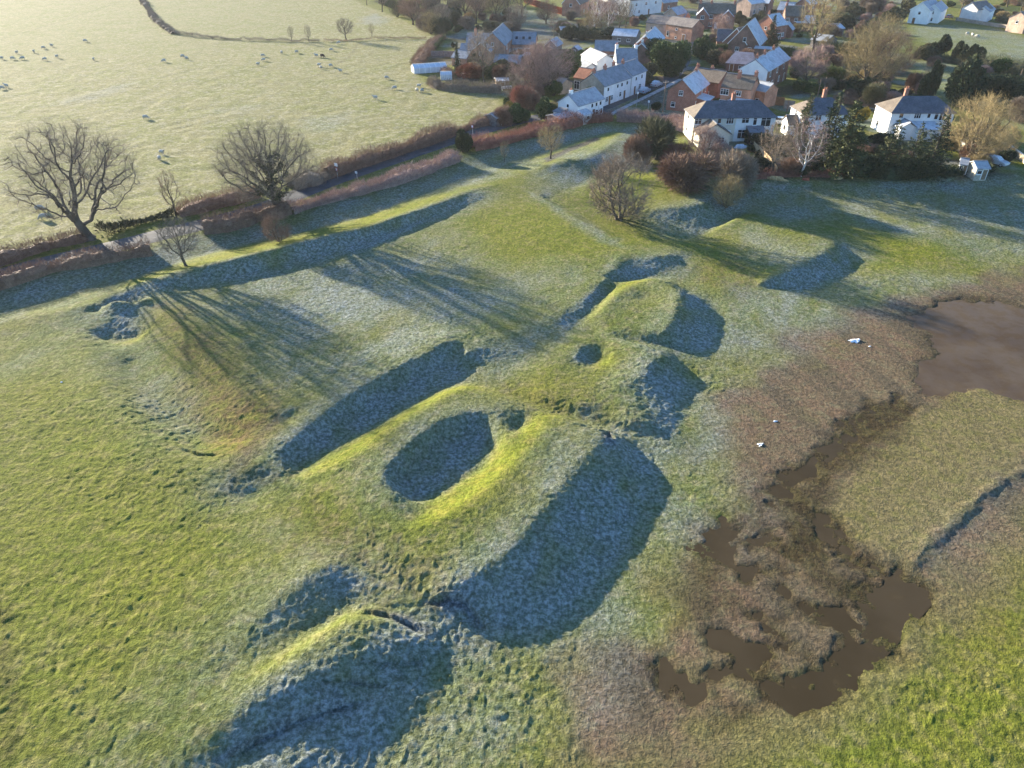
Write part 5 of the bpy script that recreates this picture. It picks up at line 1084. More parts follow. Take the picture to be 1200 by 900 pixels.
# ---- slate-roofed brick house at the edge of the sheep field
e = house('large brick house with slate roofs and a tall front gable at the sheep field edge', (577.5,38), (589,28), 8.2, 5.0, 7.0, BRICK2, SLATE_F, FROST, None, [], [('l',.5,4.6,.8,1.0,0),('l',.3,3.0,.9,1.1,0),('f',.5,1.0,1.1,1.4,0),('f',.8,1.0,1.0,1.4,0),('f',.25,3.2,.9,1.2,0)], [('f',.65,.95,2.0)], extra=1.5)
wing_at(e, (548,39), (574,39.5), 6.8, 4.2, 6.4, BRICK2, SLATE_F, SLATE, None, [(.38,-.2,1.2,BRICK2)], [('f',.2,2.6,.9,1.0,0),('f',.7,2.6,.9,1.0,0)], [])
wing_at(e, (541,51), (557,51.5), 4.6, 2.8, 5.2, BRICK2, SLATE_F, SLATE, None, [], [('f',.5,.9,1.4,1.2,1)], [])
wing_at(e, (535,58), (552,59.5), 4.0, 2.4, 6.0, BRICK2, SLATE_F, SLATE, None, [], [('f',.4,.7,1.4,1.2,1)], [])
wing_at(e, (563,50), (570,44.5), 6.2, 4.0, 5.4, BRICK2, FROST_H, FROST, None, [], [('l',.5,2.8,.9,1.0,0)], [], verge=True)
e = house('brick garage block with two brown doors and three roof lights', (602,37.5), (628.5,38), 6.2, 3.4, 7.6, BRICK2, SLATE_F, SLATE, None, [], [('f',.13,1.0,1.3,1.2,1)], [('f',.40,2.6,2.2,OAKD),('f',.72,2.6,2.2,OAKD)], name='garage', cat='garage')
e['ridge'] = 6.2; e['eave'] = 3.4; skylights(e, (.17, .47, .74))
e = house('low brick outbuilding with a long frosted slate roof in front of the brick house', (581,64), (611,65), 3.9, 2.3, 5.6, BRICK_D, SLATE_F, SLATE, None, [], [('f',.3,.8,1.2,1.0,1)], [('f',.7,1.0,2.0)], name='outbuilding', cat='outbuilding')
e = house('small gabled timber shed with a frosted roof in the paddock', (645.5,47), (652.5,43.5), 3.8, 2.2, 3.8, WOOD_G, FROST_H, FROST, None, [], [('l',.7,.9,.7,.7,0)], [('l',.4,1.0,1.9,WOOD)], name='timber_shed', cat='shed', verge=True)
e = house('tiny timber hut with a frosted roof on the sunny strip of lawn', (673,54.5), (677,53), 2.6, 1.7, 2.8, WOOD_G, FROST, FROST, None, [], [], [('l',.5,.8,1.6,WOOD)], name='timber_hut', cat='shed')
e = house('long low shed with a white frosted roof in the back paddock', (656,31.5), (672,31), 2.6, 1.9, 3.4, WOOD_G, FROST_H, FROST, None, [], [('f',.3,.7,.9,.7,0)], [('f',.7,.9,1.7,WOOD)], name='field_shed', cat='shed')

# ---- brick houses of the village
e = house('long brick barn with brown roofs along the village street', (788.5,19.5), (819.5,23.5), 6.6, 4.6, 6.6, BRICK2, TILE_G, TILE_G, None, [], [('f',.42,3.1,.8,.7,0),('f',.1,.9,1.0,1.6,0),('f',.42,.5,.8,.7,0)], [('f',.72,1.2,2.1,OAKD)], name='brick_barn', cat='barn')
wing_at(e, (763.5,17.5), (787,20), 6.0, 3.9, 6.0, BRICK_P, TILE_G, TILE_G, None, [], [('f',.3,.6,.9,2.0,0)], [])
e = house('pale pink gabled house with a frosted roof behind the brick barn', (786.5,9.5), (798.5,7), 6.6, 4.6, 5.6, BRICK_P, FROST_H, FROST, None, [], [('l',.4,3.2,.8,.9,0)], [('l',.6,.9,2.0)])
wing_at(e, (797,14), (806,14.8), 4.6, 3.0, 5.0, BRICK_P, FROST_H, FROST, None, [], [], [])
e = house('large red-brick house with two small frosted front gables', (819.5,4), (862.7,5), 8.0, 5.2, 7.4, BRICK, TILE_B, TILE_B, None, [(.04,0,1.0),(.34,0,1.0),(.96,0,1.1)], [('f',.36,3.4,1.3,1.4,1),('f',.36,.8,1.3,1.4,1),('f',.62,3.4,1.0,1.2,0),('r',.3,3.5,1.0,1.4,0),('r',.3,.8,1.0,1.4,0),('r',.7,3.5,1.0,1.4,0)], [('f',.52,1.0,2.1,FRAME)])
wing_on(e, 'f', .12, 2.6, 4.2, 6.9, 4.8, BRICK, FROST, FROST_H, [('l',.5,3.4,1.3,1.3,1),('l',.5,.8,1.3,1.3,1)])
wing_on(e, 'f', .8, 2.2, 4.0, 6.4, 4.6, BRICK, FROST, FROST_H, [('l',.5,3.2,1.1,1.2,1)])
e = house('brown brick house with twin steep gables and white barge boards', (876.7,27.4), (884,22), 8.6, 3.0, 9.5, BRICK_D, FROST, TILE_B, None, [], [('l',.5,3.6,1.0,1.2,0),('l',.3,.8,1.2,1.2,1)], [('l',.7,.95,2.0)], verge=True, extra=3)
wing_at(e, (864,33.5), (875,31), 7.0, 3.0, 8.0, BRICK_D, TILE_G, TILE_G, None, [], [], [], verge=True)
wing_at(e, (841.5,34.5), (858,35), 5.4, 2.6, 7.0, BRICK_D, SLATE, SLATE, None, [], [], [])
lean_to(e, 'l', 1.15, 2.0, 5.0, 2.6, 2.2, BRICK_D, FROST_H)
e = house('brick house with one big frosted roof slope beside the dark fir', (900,17.5), (913.5,15.5), 7.6, 4.6, 8.0, BRICK, FROST, TILE_B, None, [(.1,0,.9)], [('f',.3,.9,1.3,1.2,1),('f',.7,.9,1.3,1.2,1),('l',.5,3.0,.9,1.0,0)], [('f',.5,.95,2.0)])
wing_at(e, (922,27), (925,25), 4.6, 2.6, 4.4, BRICK, FROST_H, FROST, None, [], [], [])
e = house('brick house with a mossy grey-brown roof behind the tall bare sunlit tree', (921,7), (943,7.5), 7.8, 5.0, 7.6, BRICK_D, TILE_B, TILE_B, None, [(.05,0,.9)], [('f',.15,3.2,1.5,1.1,2),('f',.15,.8,1.5,1.2,2),('f',.6,3.2,1.2,1.1,1),('f',.9,.8,1.4,1.5,1)], [('f',.5,.95,2.0)])
wing_on(e, 'r', .3, 4.0, 5.0, 5.0, 3.0, BRICK_D, FROST_H, FROST, [])
e = house('brick house with a frosted roof at the top edge behind the mossy-roofed one', (915,2), (932,3), 7.0, 4.6, 6.6, BRICK, FROST_H, FROST, None, [(.5,0,.8)], [('f',.5,3,1.2,1.1,1)], [])
e = house('open-fronted farm building with a frosted roof at the top edge', (872,-4), (888,-6), 7.2, 4.8, 8.0, BRICK_P, FROST, FROST, None, [], [('f',.3,1,1.4,1.6,1),('f',.7,1,1.4,1.6,1)], [], name='farm_building', cat='barn')
wing_at(e, (889,-5), (905,-4), 6.4, 4.2, 7.0, BRICK_D, FROST, FROST, None, [], [('f',.5,.2,4.0,2.6,1)], [])
e = house('small house with a bright frosted gable roof at the top edge', (942,-2), (950,-4), 6.6, 4.4, 6.4, BRICK, FROST, FROST, None, [], [('f',.5,2.8,1.2,1.1,1)], [])
e = house('large pale rendered house at the top edge above the birches', (730,-8), (768,-12), 8.4, 6.0, 8.5, PALE, TILE_G, TILE_G, None, [(.1,0,.9),(.9,0,.9)], [('f',.2,3.6,1.2,1.2,1),('f',.5,3.6,1.2,1.2,1),('f',.8,3.6,1.2,1.2,1),('f',.3,.9,1.2,1.2,1)], [('f',.6,1.0,2.1)])
e = house('frosted-roof cottage behind the parked cars at the top edge', (771,-4), (788,-6), 5.6, 3.4, 6.5, BRICK_D, FROST_H, FROST, None, [], [('f',.4,1,1.2,1,1)], [])
e = house('steep-gabled brick house among trees at the top edge, above the birches on the left', (669.5,-8), (681,-12), 8.6, 4.8, 7.5, BRICK2, TILE_B, TILE_B, None, [(.3,0,1.0)], [('l',.5,3.6,1.1,1.2,0),('l',.5,.9,1.1,1.2,0),('f',.5,1,1.2,1.2,1)], [], verge=True)

# ---- brick houses between the lane and the hip-roofed pairs
e = house('red-brick gabled house with a frosted roof beside the telegraph pole', (800,93.5), (817.5,82.5), 6.8, 4.2, 6.2, BRICK, FROST, TILE_B, None, [(.9,0,.7)], [('l',.5,3.4,1.0,1.1,1),('l',.25,.8,1.0,1.1,0),('f',.55,2.8,.8,1.0,0),('f',.8,2.8,.8,1.0,0)], [('f',.2,.95,2.0)])
lean_to(e, 'f', .42, 2.6, 5.2, 2.7, 2.2, BRICK, FROST, [(.5,.8,1.4,1.0)])
wing_at(e, (816,79.5), (851,84.5), 6.0, 4.0, 6.2, BRICK_D, TILE_B, TILE_B, None, [(.05,0,.8),(.5,.2,.6)], [('f',.3,2.4,1.0,1.2,0),('f',.6,2.4,.9,1.0,0),('f',.65,.7,1.3,1.1,1)], [('f',.45,.95,2.0)])
e = house('orange-brick house with brown tiles and white windows behind the cream pair', (853,86), (887,89.5), 7.0, 4.8, 6.8, BRICK2, TILE_B, TILE_B, None, [(.45,-.3,.8),(.97,0,.9)], [('f',.12,3.0,1.9,1.3,2),('f',.12,.7,1.9,1.2,2),('f',.58,3.1,1.5,1.1,2),('f',.55,.7,1.5,1.1,2)], [('f',.35,.95,2.0,FRAME)])
wing_at(e, (890,95), (906,98), 5.2, 3.8, 5.0, BRICK2, FROST_H, TILE_B, None, [], [('f',.5,1.0,1.0,1.0,0)], [])
lean_to(e, 'f', .85, 3.0, 6.0, 2.5, 2.1, BRICK, FROST, [(.4,.8,1.2,.9)])
e = house('end terrace with a bright frosted roof, white side wall and dark brick front', (885.5,69.5), (912.5,55.5), 7.6, 5.2, 7.0, BRICK_D, FROST, FROST_H, None, [(.05,0,.9),(.36,0,.9),(.75,0,.9)], [('f',.15,3.4,1.0,1.4,0),('f',.45,3.4,1.0,1.3,0),('f',.75,3.4,1.0,1.3,0),('f',.15,.8,1.0,1.5,0),('f',.6,.8,1.2,1.4,1)], [('f',.3,.95,2.0),('f',.85,.95,2.0)], name='terraced_house')
L, W = e['L'], e['W']; a = MB(); a.prism([(-W/2-.01,-.8),(W/2+.01,-.8),(W/2+.01,5.15),(0,7.4),(-W/2-.01,5.15)], -L/2-.12, -L/2-.003); o = a.build('gable_wall', WHITE, e); o['label'] = 'white painted side wall'
e = house('low barn with a thawing reddish tiled roof in front of the flat-topped hedge', (862,60.5), (883,62), 4.6, 2.2, 7.0, BRICK_D, TILE_RF, TILE_R, (1.5,1.5), [], [('f',.5,.7,1.0,.9,0)], [('f',.2,1.0,1.9)], name='tiled_barn', cat='barn')
# ---- far right
e = house('white gabled house with frosted roofs at the edge of the frosty paddock', (1081,3), (1094,-2), 7.4, 4.8, 7.0, WHITE, FROST_H, FROST, None, [(.5,0,.9)], [('l',.5,3.2,1.0,1.1,0),('f',.7,3.2,1.0,1.1,0)], [('l',.3,1.0,2.0)], verge=True)
wing_at(e, (1095,5.5), (1103,1), 6.4, 4.2, 6.0, WHITE, FROST_H, FROST, None, [], [('l',.5,3.0,1.4,1.1,2),('l',.5,.6,1.8,1.3,2)], [], verge=True)
e = house('pale house half hidden by trees, second from the far top right', (1139,3), (1156,1), 6.8, 4.6, 6.4, PALE, TILE_G, TILE_G, None, [], [('f',.6,3.0,1.1,1.1,1)], [])
wing_at(e, (1153,8), (1160,4.5), 5.4, 3.8, 5.0, WHITE, FROST_H, PINKF, None, [], [], [])
e = house('pale pink house cut by the right edge of the picture', (1196,14), (1215,12), 6.8, 4.8, 6.4, BRICK_P, TILE_G, TILE_G, None, [], [('l',.5,3.0,1.0,1.1,0)], [])
e = house('low frosted-roof shed under the huge golden tree, left side', (974,28.5), (984,27.5), 3.4, 2.2, 5.0, WOOD_G, FROST, FROST, None, [], [], [('l',.5,1.2,1.9,WOOD)], name='garden_shed', cat='shed')
e = house('dark low garage with a half-frosted roof between the pink tree and the golden tree', (958,39.5), (976,42), 3.6, 2.2, 6.0, WOOD_G, SLATE_F, SLATE, None, [], [], [('f',.4,2.2,2.0,DARKF)], name='low_garage', cat='garage')

# ---- small outbuildings
e = house('flat frosted lean-to shed beside the small white cottage', (648,134.5), (664,131), 2.4, 1.9, 3.6, WOOD_G, FROST_H, SLATE_F, None, [], [], [('f',.3,.9,1.7,WOOD)], name='garden_shed', cat='shed')
e = house('low garden shed with a bluish frosted roof at the sheep field corner by the road', (575,133.5), (590,129.5), 2.5, 1.9, 3.2, WOOD_G, FROST_H, FROST, None, [], [], [('f',.5,.9,1.7,WOOD)], name='garden_shed', cat='shed')
e = house('flat-roofed garden shed with a bright frosted top behind the curved hedge', (581,92), (595,91.5), 2.3, 2.0, 3.6, WOOD, FROST, FROST, None, [], [], [('f',.5,.9,1.7,WOOD)], name='garden_shed', cat='shed')
e = house('low stone outhouse among the pinkish trees', (656,91), (664,92.5), 3.4, 2.3, 4.5, STONE, SLATE_F, SLATE, None, [], [], [('f',.5,.9,1.8,WOOD)], name='outhouse', cat='outhouse')
e = house('small white shed in front of the golden grey tree, leftmost of the garden sheds', (1127,186), (1135,187), 2.4, 1.8, 2.4, WHITE, FROST_H, FROST, None, [], [('f',.3,.8,.7,.7,0)], [('f',.75,.8,1.7,WOOD)], name='garden_shed', cat='shed')
e = house('pale boarded shed with a grey felt roof, largest of the garden sheds', (1142,188.5), (1156,188.5), 2.7, 2.0, 3.0, simple('pale_boards', (.40,.36,.29), .85, .25, 2.5), FROST_H, FROST_H, None, [], [('f',.3,.9,.9,.7,0)], [('f',.75,.8,1.7,WOOD)], name='garden_shed', cat='shed')
# greenhouse and cold frames
def greenhouse(px, py, rz, L, W, hgt, label):
    p = gp(px, py); e = empty('greenhouse', p, rz); tag(e, label, 'greenhouse')
    a = MB(); r = .05
    for x in np.linspace(-L/2, L/2, 7): 
        for s in (-1, 1): a.box(x-r, x+r, s*W/2-r, s*W/2+r, -.2, hgt*.65); a.prism([(s*W/2, hgt*.65), (s*W/2, hgt*.65+.08), (0, hgt+.06), (0, hgt)], x-r*.8, x+r*.8)
    a.box(-L/2, L/2, -.06, .06, hgt+.03, hgt+.1); a.build('frame', FRAME, e)
    g = MB(); g.prism([(-W/2+.06, 0), (W/2-.06, 0), (W/2-.06, hgt*.64), (0, hgt-.01), (-W/2+.06, hgt*.64)], -L/2+.03, L/2-.03); g.build('glazing', simple('frosted_glass', (.52,.56,.60), .35, .12, 1.0, spec=.5), e)
greenhouse(503, 84, .35, 9.5, 3.6, 2.2, 'frosted white greenhouse beside the striped lawn')
greenhouse(523, 93, .1, 3.0, 2.2, 2.0, 'little white-topped greenhouse peeping over the curved hedge')
# ================================================================== SMALL THINGS
def ellip(bm_v, bm_f, c, r, nu=10, nv=6, rot=None):
    o = len(bm_v); c = np.array(c, float)
    for i in range(nv+1):
        t = math.pi*i/nv
        for j in range(nu):
            p = 6.2832*j/nu; q = np.array([r[0]*math.sin(t)*math.cos(p), r[1]*math.sin(t)*math.sin(p), r[2]*math.cos(t)])
            if rot is not None: q = rot @ q
            bm_v.append(tuple(c+q))
    for i in range(nv):
        for j in range(nu): bm_f.append((o+i*nu+j, o+(i+1)*nu+j, o+(i+1)*nu+(j+1) % nu, o+i*nu+(j+1) % nu))
def sheep_body(seed, graze=True):
    """one skin grown over a skeleton: barrel, neck, head, four legs, short tail"""
    head = (.78, 0, .22) if graze else (.82, 0, 1.02); neck = (.56, 0, .55) if graze else (.62, 0, .88)
    v = [(0,0,.66),(.3,0,.66),(-.32,0,.65),neck,head,(head[0]+.17,0,head[1]*0+head[2]-.07),(.34,.14,.36),(.34,.14,.0),(.34,-.14,.36),(.38,-.14,0),(-.36,.15,.40),(-.40,.15,.22),(-.36,.15,0),(-.36,-.15,.40),(-.42,-.15,.22),(-.40,-.15,0),(-.52,0,.55)]
    e = [(0,1),(0,2),(1,3),(3,4),(4,5),(1,6),(6,7),(1,8),(8,9),(2,10),(10,11),(11,12),(2,13),(13,14),(14,15),(2,16)]
    r = [.34,.28,.30,.15,.10,.055,.07,.045,.07,.045,.09,.05,.045,.09,.05,.045,.06]
    S = [[*v[a], *v[b], r[a], r[b]] for a, b in e]; V, F = tubes(np.array(S), 8); V = [tuple(q) for q in V]; F = [tuple(f) for f in F]
    for p, rr in zip(v, r): ellip(V, F, p, (rr*1.05, rr*1.05, rr*1.0), 8, 6)
    ellip(V, F, (-.02,0,.68), (.55,.33,.30), 12, 8)
    for s in (-1, 1): ellip(V, F, (head[0]-.05, s*.12, head[2]+.06), (.03,.07,.03), 6, 4)
    me = bpy.data.meshes.new('sheep'); me.from_pydata(V, [], F); me.update()
    import bmesh
    b = bmesh.new(); b.from_mesh(me); bmesh.ops.recalc_face_normals(b, faces=b.faces); b.to_mesh(me); b.free()
    o = bpy.data.objects.new('tmp', me); COL.objects.link(o); m = o.modifiers.new('r', 'REMESH'); m.mode = 'VOXEL'; m.voxel_size = .045
    dg = bpy.context.evaluated_depsgraph_get(); me2 = bpy.data.meshes.new_from_object(o.evaluated_get(dg)); bpy.data.objects.remove(o); me2.name = 'sheep'
    me2.polygons.foreach_set('use_smooth', [True]*len(me2.polygons)); me2.materials.clear()
    return me2
def wool_mat():
    m, nt, b = new_mat('fleece'); co = coords(nt); sx = nt.nodes.new('ShaderNodeSeparateXYZ'); nt.links.new(co, sx.inputs[0])
    n = noise(nt, co, 14, 3); face = ramp(nt, sx.outputs[0], .68, .76); leg = ramp(nt, sx.outputs[2], .34, .26)
    c = mixc(nt, n, (.36,.33,.27), (.47,.44,.37)); c = mixc(nt, mth(nt, 'MAXIMUM', face, leg), c, (.34,.31,.26))
    _val(nt, b.inputs['Base Color'], c); b.inputs['Roughness'].default_value = 1; _val(nt, b.inputs['Normal'], bump(nt, n, .8, .03)); return m
WOOL = wool_mat(); DARKWOOL = simple('dark_fleece', (.035,.028,.024), 1, .3, 12)
SH = [sheep_body(1, True), sheep_body(2, False)]
for me in SH: me.materials.append(WOOL)
flock = [(2.5,69.7,'leftmost of the row of sheep along the frosted line at the top left'),(15,70,'second from the left edge in the row of sheep at the top left'),(27,70,'third from the left edge in the row of sheep at the top left'),(20,63,'behind the row of sheep at the top left, beside the frosted line'),(40,62,'on the frosted line, left of the two close together'),(51,57.5,'on the frosted line, left one of two standing close together'),(61,55,'on the frosted line, right one of two standing close together'),(100,49.5,'furthest along the frosted line at the top left'),(53,71,'below the frosted line, left of two apart from the row'),(67,68,'below the frosted line, right of two apart from the row'),(110,71,'by itself below the middle of the frosted line'),
 (2.5,105,'at the left edge of the field, front one of two'),(8,102.5,'at the left edge of the field, back one of two'),(171,140,'alone in the field behind the gap between the big leafless trees'),(192.5,73,'alone in the far field, left of a lying pair'),(190,181,'rear one of two between the two big leafless trees'),(187,187.5,'front one of two between the two big leafless trees'),(214,67.5,'rear one of a pair right of the lone far sheep'),(219,70,'front one of a pair right of the lone far sheep'),
 (308,66.7,'rearmost of three in a diagonal line in the middle of the far field'),(309,71.7,'middle one of three in a diagonal line in the far field'),(302.5,77,'nearest of three in a diagonal line in the far field'),(330,63,'standing apart, left of two below the saplings'),(347.5,62.5,'standing apart, right of two below the saplings'),(371,67,'pale sheep next to the dark one'),(388,59.7,'below the small round tree on the field hedge'),(397,51.7,'nearest the small round tree, close under the field hedge'),
 (374,78.3,'rear one of two standing side by side below the dark sheep'),(376,81,'front one of two standing side by side below the dark sheep'),(387.5,79,'right of the two standing side by side'),(399,85,'at the right end of the group below the dark sheep'),(453,93,'alone between the field group and the curved hedge'),(462.5,105,'alone, below and right of the lone sheep near the curved hedge'),(491,102.5,'top one of three near the curved hedge'),(488.7,107.5,'left one of three near the curved hedge'),(494.5,108.3,'right one of three near the curved hedge'),(440,116.7,'nearest the middle of the roadside hedge'),
 (47,247,'rear one of two behind the twigs of the mossy-trunked tree'),(52,257,'front one of two behind the twigs of the mossy-trunked tree')]
for k, (px, py, d) in enumerate(flock):
    p = gp(px, py); o = link('sheep', SH[0 if k % 3 else 1]); o.location = tuple(p); o.rotation_euler.z = [2.8, .3, 3.5, -.4, 2.2, .9][k % 6]; s = .95+.1*((k*7) % 5)/5; o.scale = (s, s, s)
    tag(o, 'white sheep '+d, 'sheep', 'sheep in the pale field')
dk = SH[0].copy(); dk.materials.clear(); dk.materials.append(DARKWOOL); p = gp(378, 67.5); o = link('sheep', dk); o.location = tuple(p); o.rotation_euler.z = -.3; o.scale = (1.15,)*3; tag(o, 'dark brown sheep among the white ones in the far field', 'sheep', 'sheep in the pale field')
for k, (px, py, d) in enumerate([(1133,41.5,'leftmost'),(1139,43,'middle'),(1144.5,44.5,'rightmost')]):
    p = gp(px, py); o = link('sheep', SH[k % 2]); o.location = tuple(p); o.rotation_euler.z = .4+k; o.scale = (1.2,)*3; tag(o, d+' white sheep of the three in the frosty paddock', 'sheep', 'sheep in the frosty paddock')

# ---- cars
RUB = simple('tyre_rubber', (.02,.02,.02), .9, .2, 4); RIM = simple('wheel_rim', (.45,.46,.47), .4, .1, 4, metal=.6); LAMP = simple('lamp_glass', (.75,.75,.72), .15, .05, 4, spec=.6); TAIL = simple('rear_lamp', (.35,.02,.02), .3, .1, 4)
def car_parts():
    def loft(prof, hw, round_=.86):
        """side profile swept across the width, pulled in at the flanks"""
        V, F = [], []; n = len(prof); cols = [(-hw, .0), (-hw*.94, .5), (-hw*.7, 1), (hw*.7, 1), (hw*.94, .5), (hw, .0)]
        cx = sum(p[0] for p in prof)/n; cz = sum(p[1] for p in prof)/n
        for y, f in cols:
            k = .955+.045*f
            for x, z in prof: V.append((cx+(x-cx)*k, y, cz+(z-cz)*k))
        m = len(cols)
        for c in range(m-1):
            for i in range(n): F.append((c*n+i, c*n+(i+1) % n, (c+1)*n+(i+1) % n, (c+1)*n+i))
        F.append(tuple(range(n))); F.append(tuple((m-1)*n+i for i in range(n))[::-1]); return V, F
    body = [(-2.05,.32),(-2.1,.55),(-2.08,.86),(-1.6,.95),(-.95,.98),(.75,.97),(1.55,.86),(2.02,.72),(2.1,.5),(2.05,.30)]
    cab = [(-1.75,.93),(-1.45,1.33),(-1.1,1.44),(.05,1.45),(.45,1.36),(1.05,.95)]
    glass = [(-1.68,.99),(-1.42,1.31),(-1.1,1.385),(.05,1.39),(.42,1.31),(.95,.985)]
    def me(name, vf, smooth=False):
        m = bpy.data.meshes.new(name); m.from_pydata(vf[0], [], vf[1]); m.update()
        import bmesh
        b = bmesh.new(); b.from_mesh(m); bmesh.ops.recalc_face_normals(b, faces=b.faces); b.to_mesh(m); b.free(); return m
    roof = [(-1.5,1.30),(-1.12,1.42),(.06,1.43),(.47,1.33),(.40,1.37),(.05,1.475),(-1.1,1.465),(-1.5,1.345)]
    w = MB(); n = 14
    for s in (-1, 1): pass
    def wheel(r, h0, h1):
        V, F = [], []
        for y in (h0, h1):
            for k in range(n): V.append((r*math.cos(6.2832*k/n), y, r*math.sin(6.2832*k/n)))
        for k in range(n): F.append((k, (k+1) % n, n+(k+1) % n, n+k))
        F += [tuple(range(n)), tuple(range(n, 2*n))[::-1]]; return V, F
    hl = MB(); hl.box(1.98, 2.09, -.16, .16, .60, .74); tl = MB(); tl.box(-2.11, -2.02, -.12, .12, .66, .86)
    return dict(body=me('car_body', loft(body, .86)), cabin=me('car_glass', loft(glass, .725)), roof=me('car_roof', loft(roof, .70)), tyre=me('tyre', wheel(.31, -.1, .1)), rim=me('rim', wheel(.19, -.112, .112)), head=hl.mesh('headlight', [LAMP]), tail=tl.mesh('rear_light', [TAIL]))
CP = car_parts()
def paint(name, c, frost=False):
    m = simple(name, c, .3 if not frost else .7, .06 if not frost else .15, 2, spec=.5); return m
def car(px, py, px2, py2, col, label, frost=None, name='parked_car', s=1.0, group='parked cars of the village'):
    p = gp(px, py); q = gp(px2, py2); rz = math.atan2(q[1]-p[1], q[0]-p[0]); e = empty(name, (p[0], p[1], p[2]+.03), rz, s); tag(e, label, 'car', group)
    link('body', with_mat(CP['body'], col), e); link('windows', with_mat(CP['cabin'], GLASS if frost is None else frost), e); link('roof', with_mat(CP['roof'], frost or col), e)
    for x in (-1.3, 1.32):
        for y in (-.76, .76):
            w = link('wheel', with_mat(CP['tyre'], RUB), e); w.location = (x, y, .31); r = link('rim', with_mat(CP['rim'], RIM), w)
    for y in (-.6, .6):
        h = link('headlight', CP['head'], e); h.location.y = y; t = link('rear_light', CP['tail'], e); t.location.y = y
    return e
SILVER = paint('silver_paint', (.42,.44,.46)); BLUEC = paint('pale_blue_paint', (.30,.37,.44)); BLACKC = paint('black_paint', (.02,.02,.022)); REDC = paint('red_paint', (.42,.02,.025)); WHITEC = paint('white_car_paint', (.72,.72,.70)); FROSTC = simple('frosted_panels', (.55,.59,.63), .8, .2, 2.5); NAVY = paint('navy_paint', (.03,.04,.075))
car(755,109, 775,100, BLUEC, 'frosted pale blue car on the roadside, nearer the cottage lawn', FROSTC)
car(769,101.5, 790,92, SILVER, 'frosted silver car on the roadside beyond the pale blue one', FROSTC)
car(791,87, 800,84, BLACKC, 'dark car pulled in at the side of the village street')
car(821,46, 830,46.5, REDC, 'bright red car parked at the end of the brick barn')
car(779.5,9.5, 786,6, BLUEC, 'frosted car at the left of three parked in a row at the top edge', FROSTC)
car(785,8, 791,4.5, SILVER, 'frosted car in the middle of three parked in a row at the top edge', FROSTC)
car(790.5,6.6, 797,3, BLUEC, 'frosted car at the right of three parked in a row at the top edge', FROSTC)
car(797,113.5, 806,116, SILVER, 'frost-covered car beside the red-brick gabled house wall', FROSTC)
car(838,102.5, 846,101, BLACKC, 'black car in the brick courtyard behind the clipped hedge')
car(827,113, 835,112, NAVY, 'frosted dark blue car in the courtyard near the clipped hedge', FROSTC)
car(916,146, 924,147, WHITEC, 'white car on the drive left of the middle hip-roofed house')
car(1087,23.5, 1096,22, BLACKC, 'black car in front of the far white gabled house, left one')
car(1112,21.5, 1120,20, NAVY, 'dark blue car in front of the far white gabled house, right one')
car(1166,193, 1174,195, SILVER, 'frost-covered car beside the garden sheds', FROSTC)
car(621,67.5, 628,67, NAVY, 'dark blue car in the courtyard of the slate-roofed brick house', FROSTC)

# ---- posts, signs, lamps
STEEL = simple('galvanised_steel', (.36,.37,.38), .5, .15, 3, metal=.5); POLEW = simple('tarred_pole', (.17,.12,.085), .9, .3, 3); SIGNW = simple('white_sign', (.8,.8,.78), .5, .04, 3); SIGNR = simple('red_sign', (.50,.03,.03), .5, .08, 3)
def telegraph(px, py, h, label, arms=1):
    p = gp(px, py); e = empty('telegraph_pole', p, .5); tag(e, label, 'pole'); a = MB(); a.cyl(0, 0, -.5, h, .15, .10, 10); a.build('pole', POLEW, e)
    for k in range(arms): 
        b = MB(); b.box(-.75, .75, -.05, .05, h-.55-k*.5, h-.43-k*.5); c = b.build('crossarm', POLEW, e); d = MB()
        for x in (-.65, -.25, .25, .65): d.cyl(x, 0, h-.43-k*.5, h-.30-k*.5, .035, .03, 6)
        d.build('insulator', SIGNW, c)
telegraph(776.5, 131, 6.8, 'dark wooden telegraph pole on the frosted green by the road')
telegraph(957, 117, 4.6, 'wooden pole above the middle hip-roofed house, left of the two', 0)
telegraph(964, 112, 4.4, 'wooden pole above the middle hip-roofed house, right of the two', 0)
telegraph(922, 131, 2.6, 'short pole beside the drive of the middle hip-roofed house', 0)
telegraph(1190, 105, 5.0, 'thin pole at the right edge beside the dark evergreen clump', 0)
def lamp(px, py, h, label):
    p = gp(px, py); e = empty('street_lamp', p, 0); tag(e, label, 'street lamp'); a = MB(); a.cyl(0, 0, -.3, h, .07, .05, 8); a.build('post', STEEL, e)
    b = MB(); b.cyl(0, 0, h, h+.10, .12, .24, 8); b.cyl(0, 0, h+.10, h+.42, .24, .20, 8); b.cyl(0, 0, h+.42, h+.55, .26, .05, 8); b.build('lantern', LAMP, e)
lamp(746, 124, 2.6, 'white-topped lamp post on the pavement beside the cottage lawn')
lamp(759.5, 128, 1.4, 'short white-topped lamp post on the frosted green')
def road_sign(px, py, h, label, plates):
    p = gp(px, py); e = empty('road_sign', p, -.6); tag(e, label, 'sign'); a = MB(); a.cyl(0, 0, -.3, h, .05, .05, 8); a.build('post', STEEL, e)
    for z, r, m, kind in plates:
        b = MB()
        if kind == 'disc':
            o = len(b.v); n = 16
            for y in (-.05, -.08):
                for k in range(n): b.v.append((r*math.cos(6.2832*k/n), y, z+r*math.sin(6.2832*k/n)))
            b.f += [tuple(range(n)), tuple(range(n, 2*n))[::-1]]+[(k, (k+1) % n, n+(k+1) % n, n+k) for k in range(n)]; b.m += [0]*(n+2)
            b.box(-r*.62, r*.62, -.09, -.081, z-r*.62, z+r*.62, 1)
        else: b.box(-r, r, -.08, -.05, z-r*.7, z+r*.7, 0); b.box(-r*.85, r*.85, -.09, -.081, z-r*.55, z+r*.55, 1)
        b.build('sign_plate', m, e)
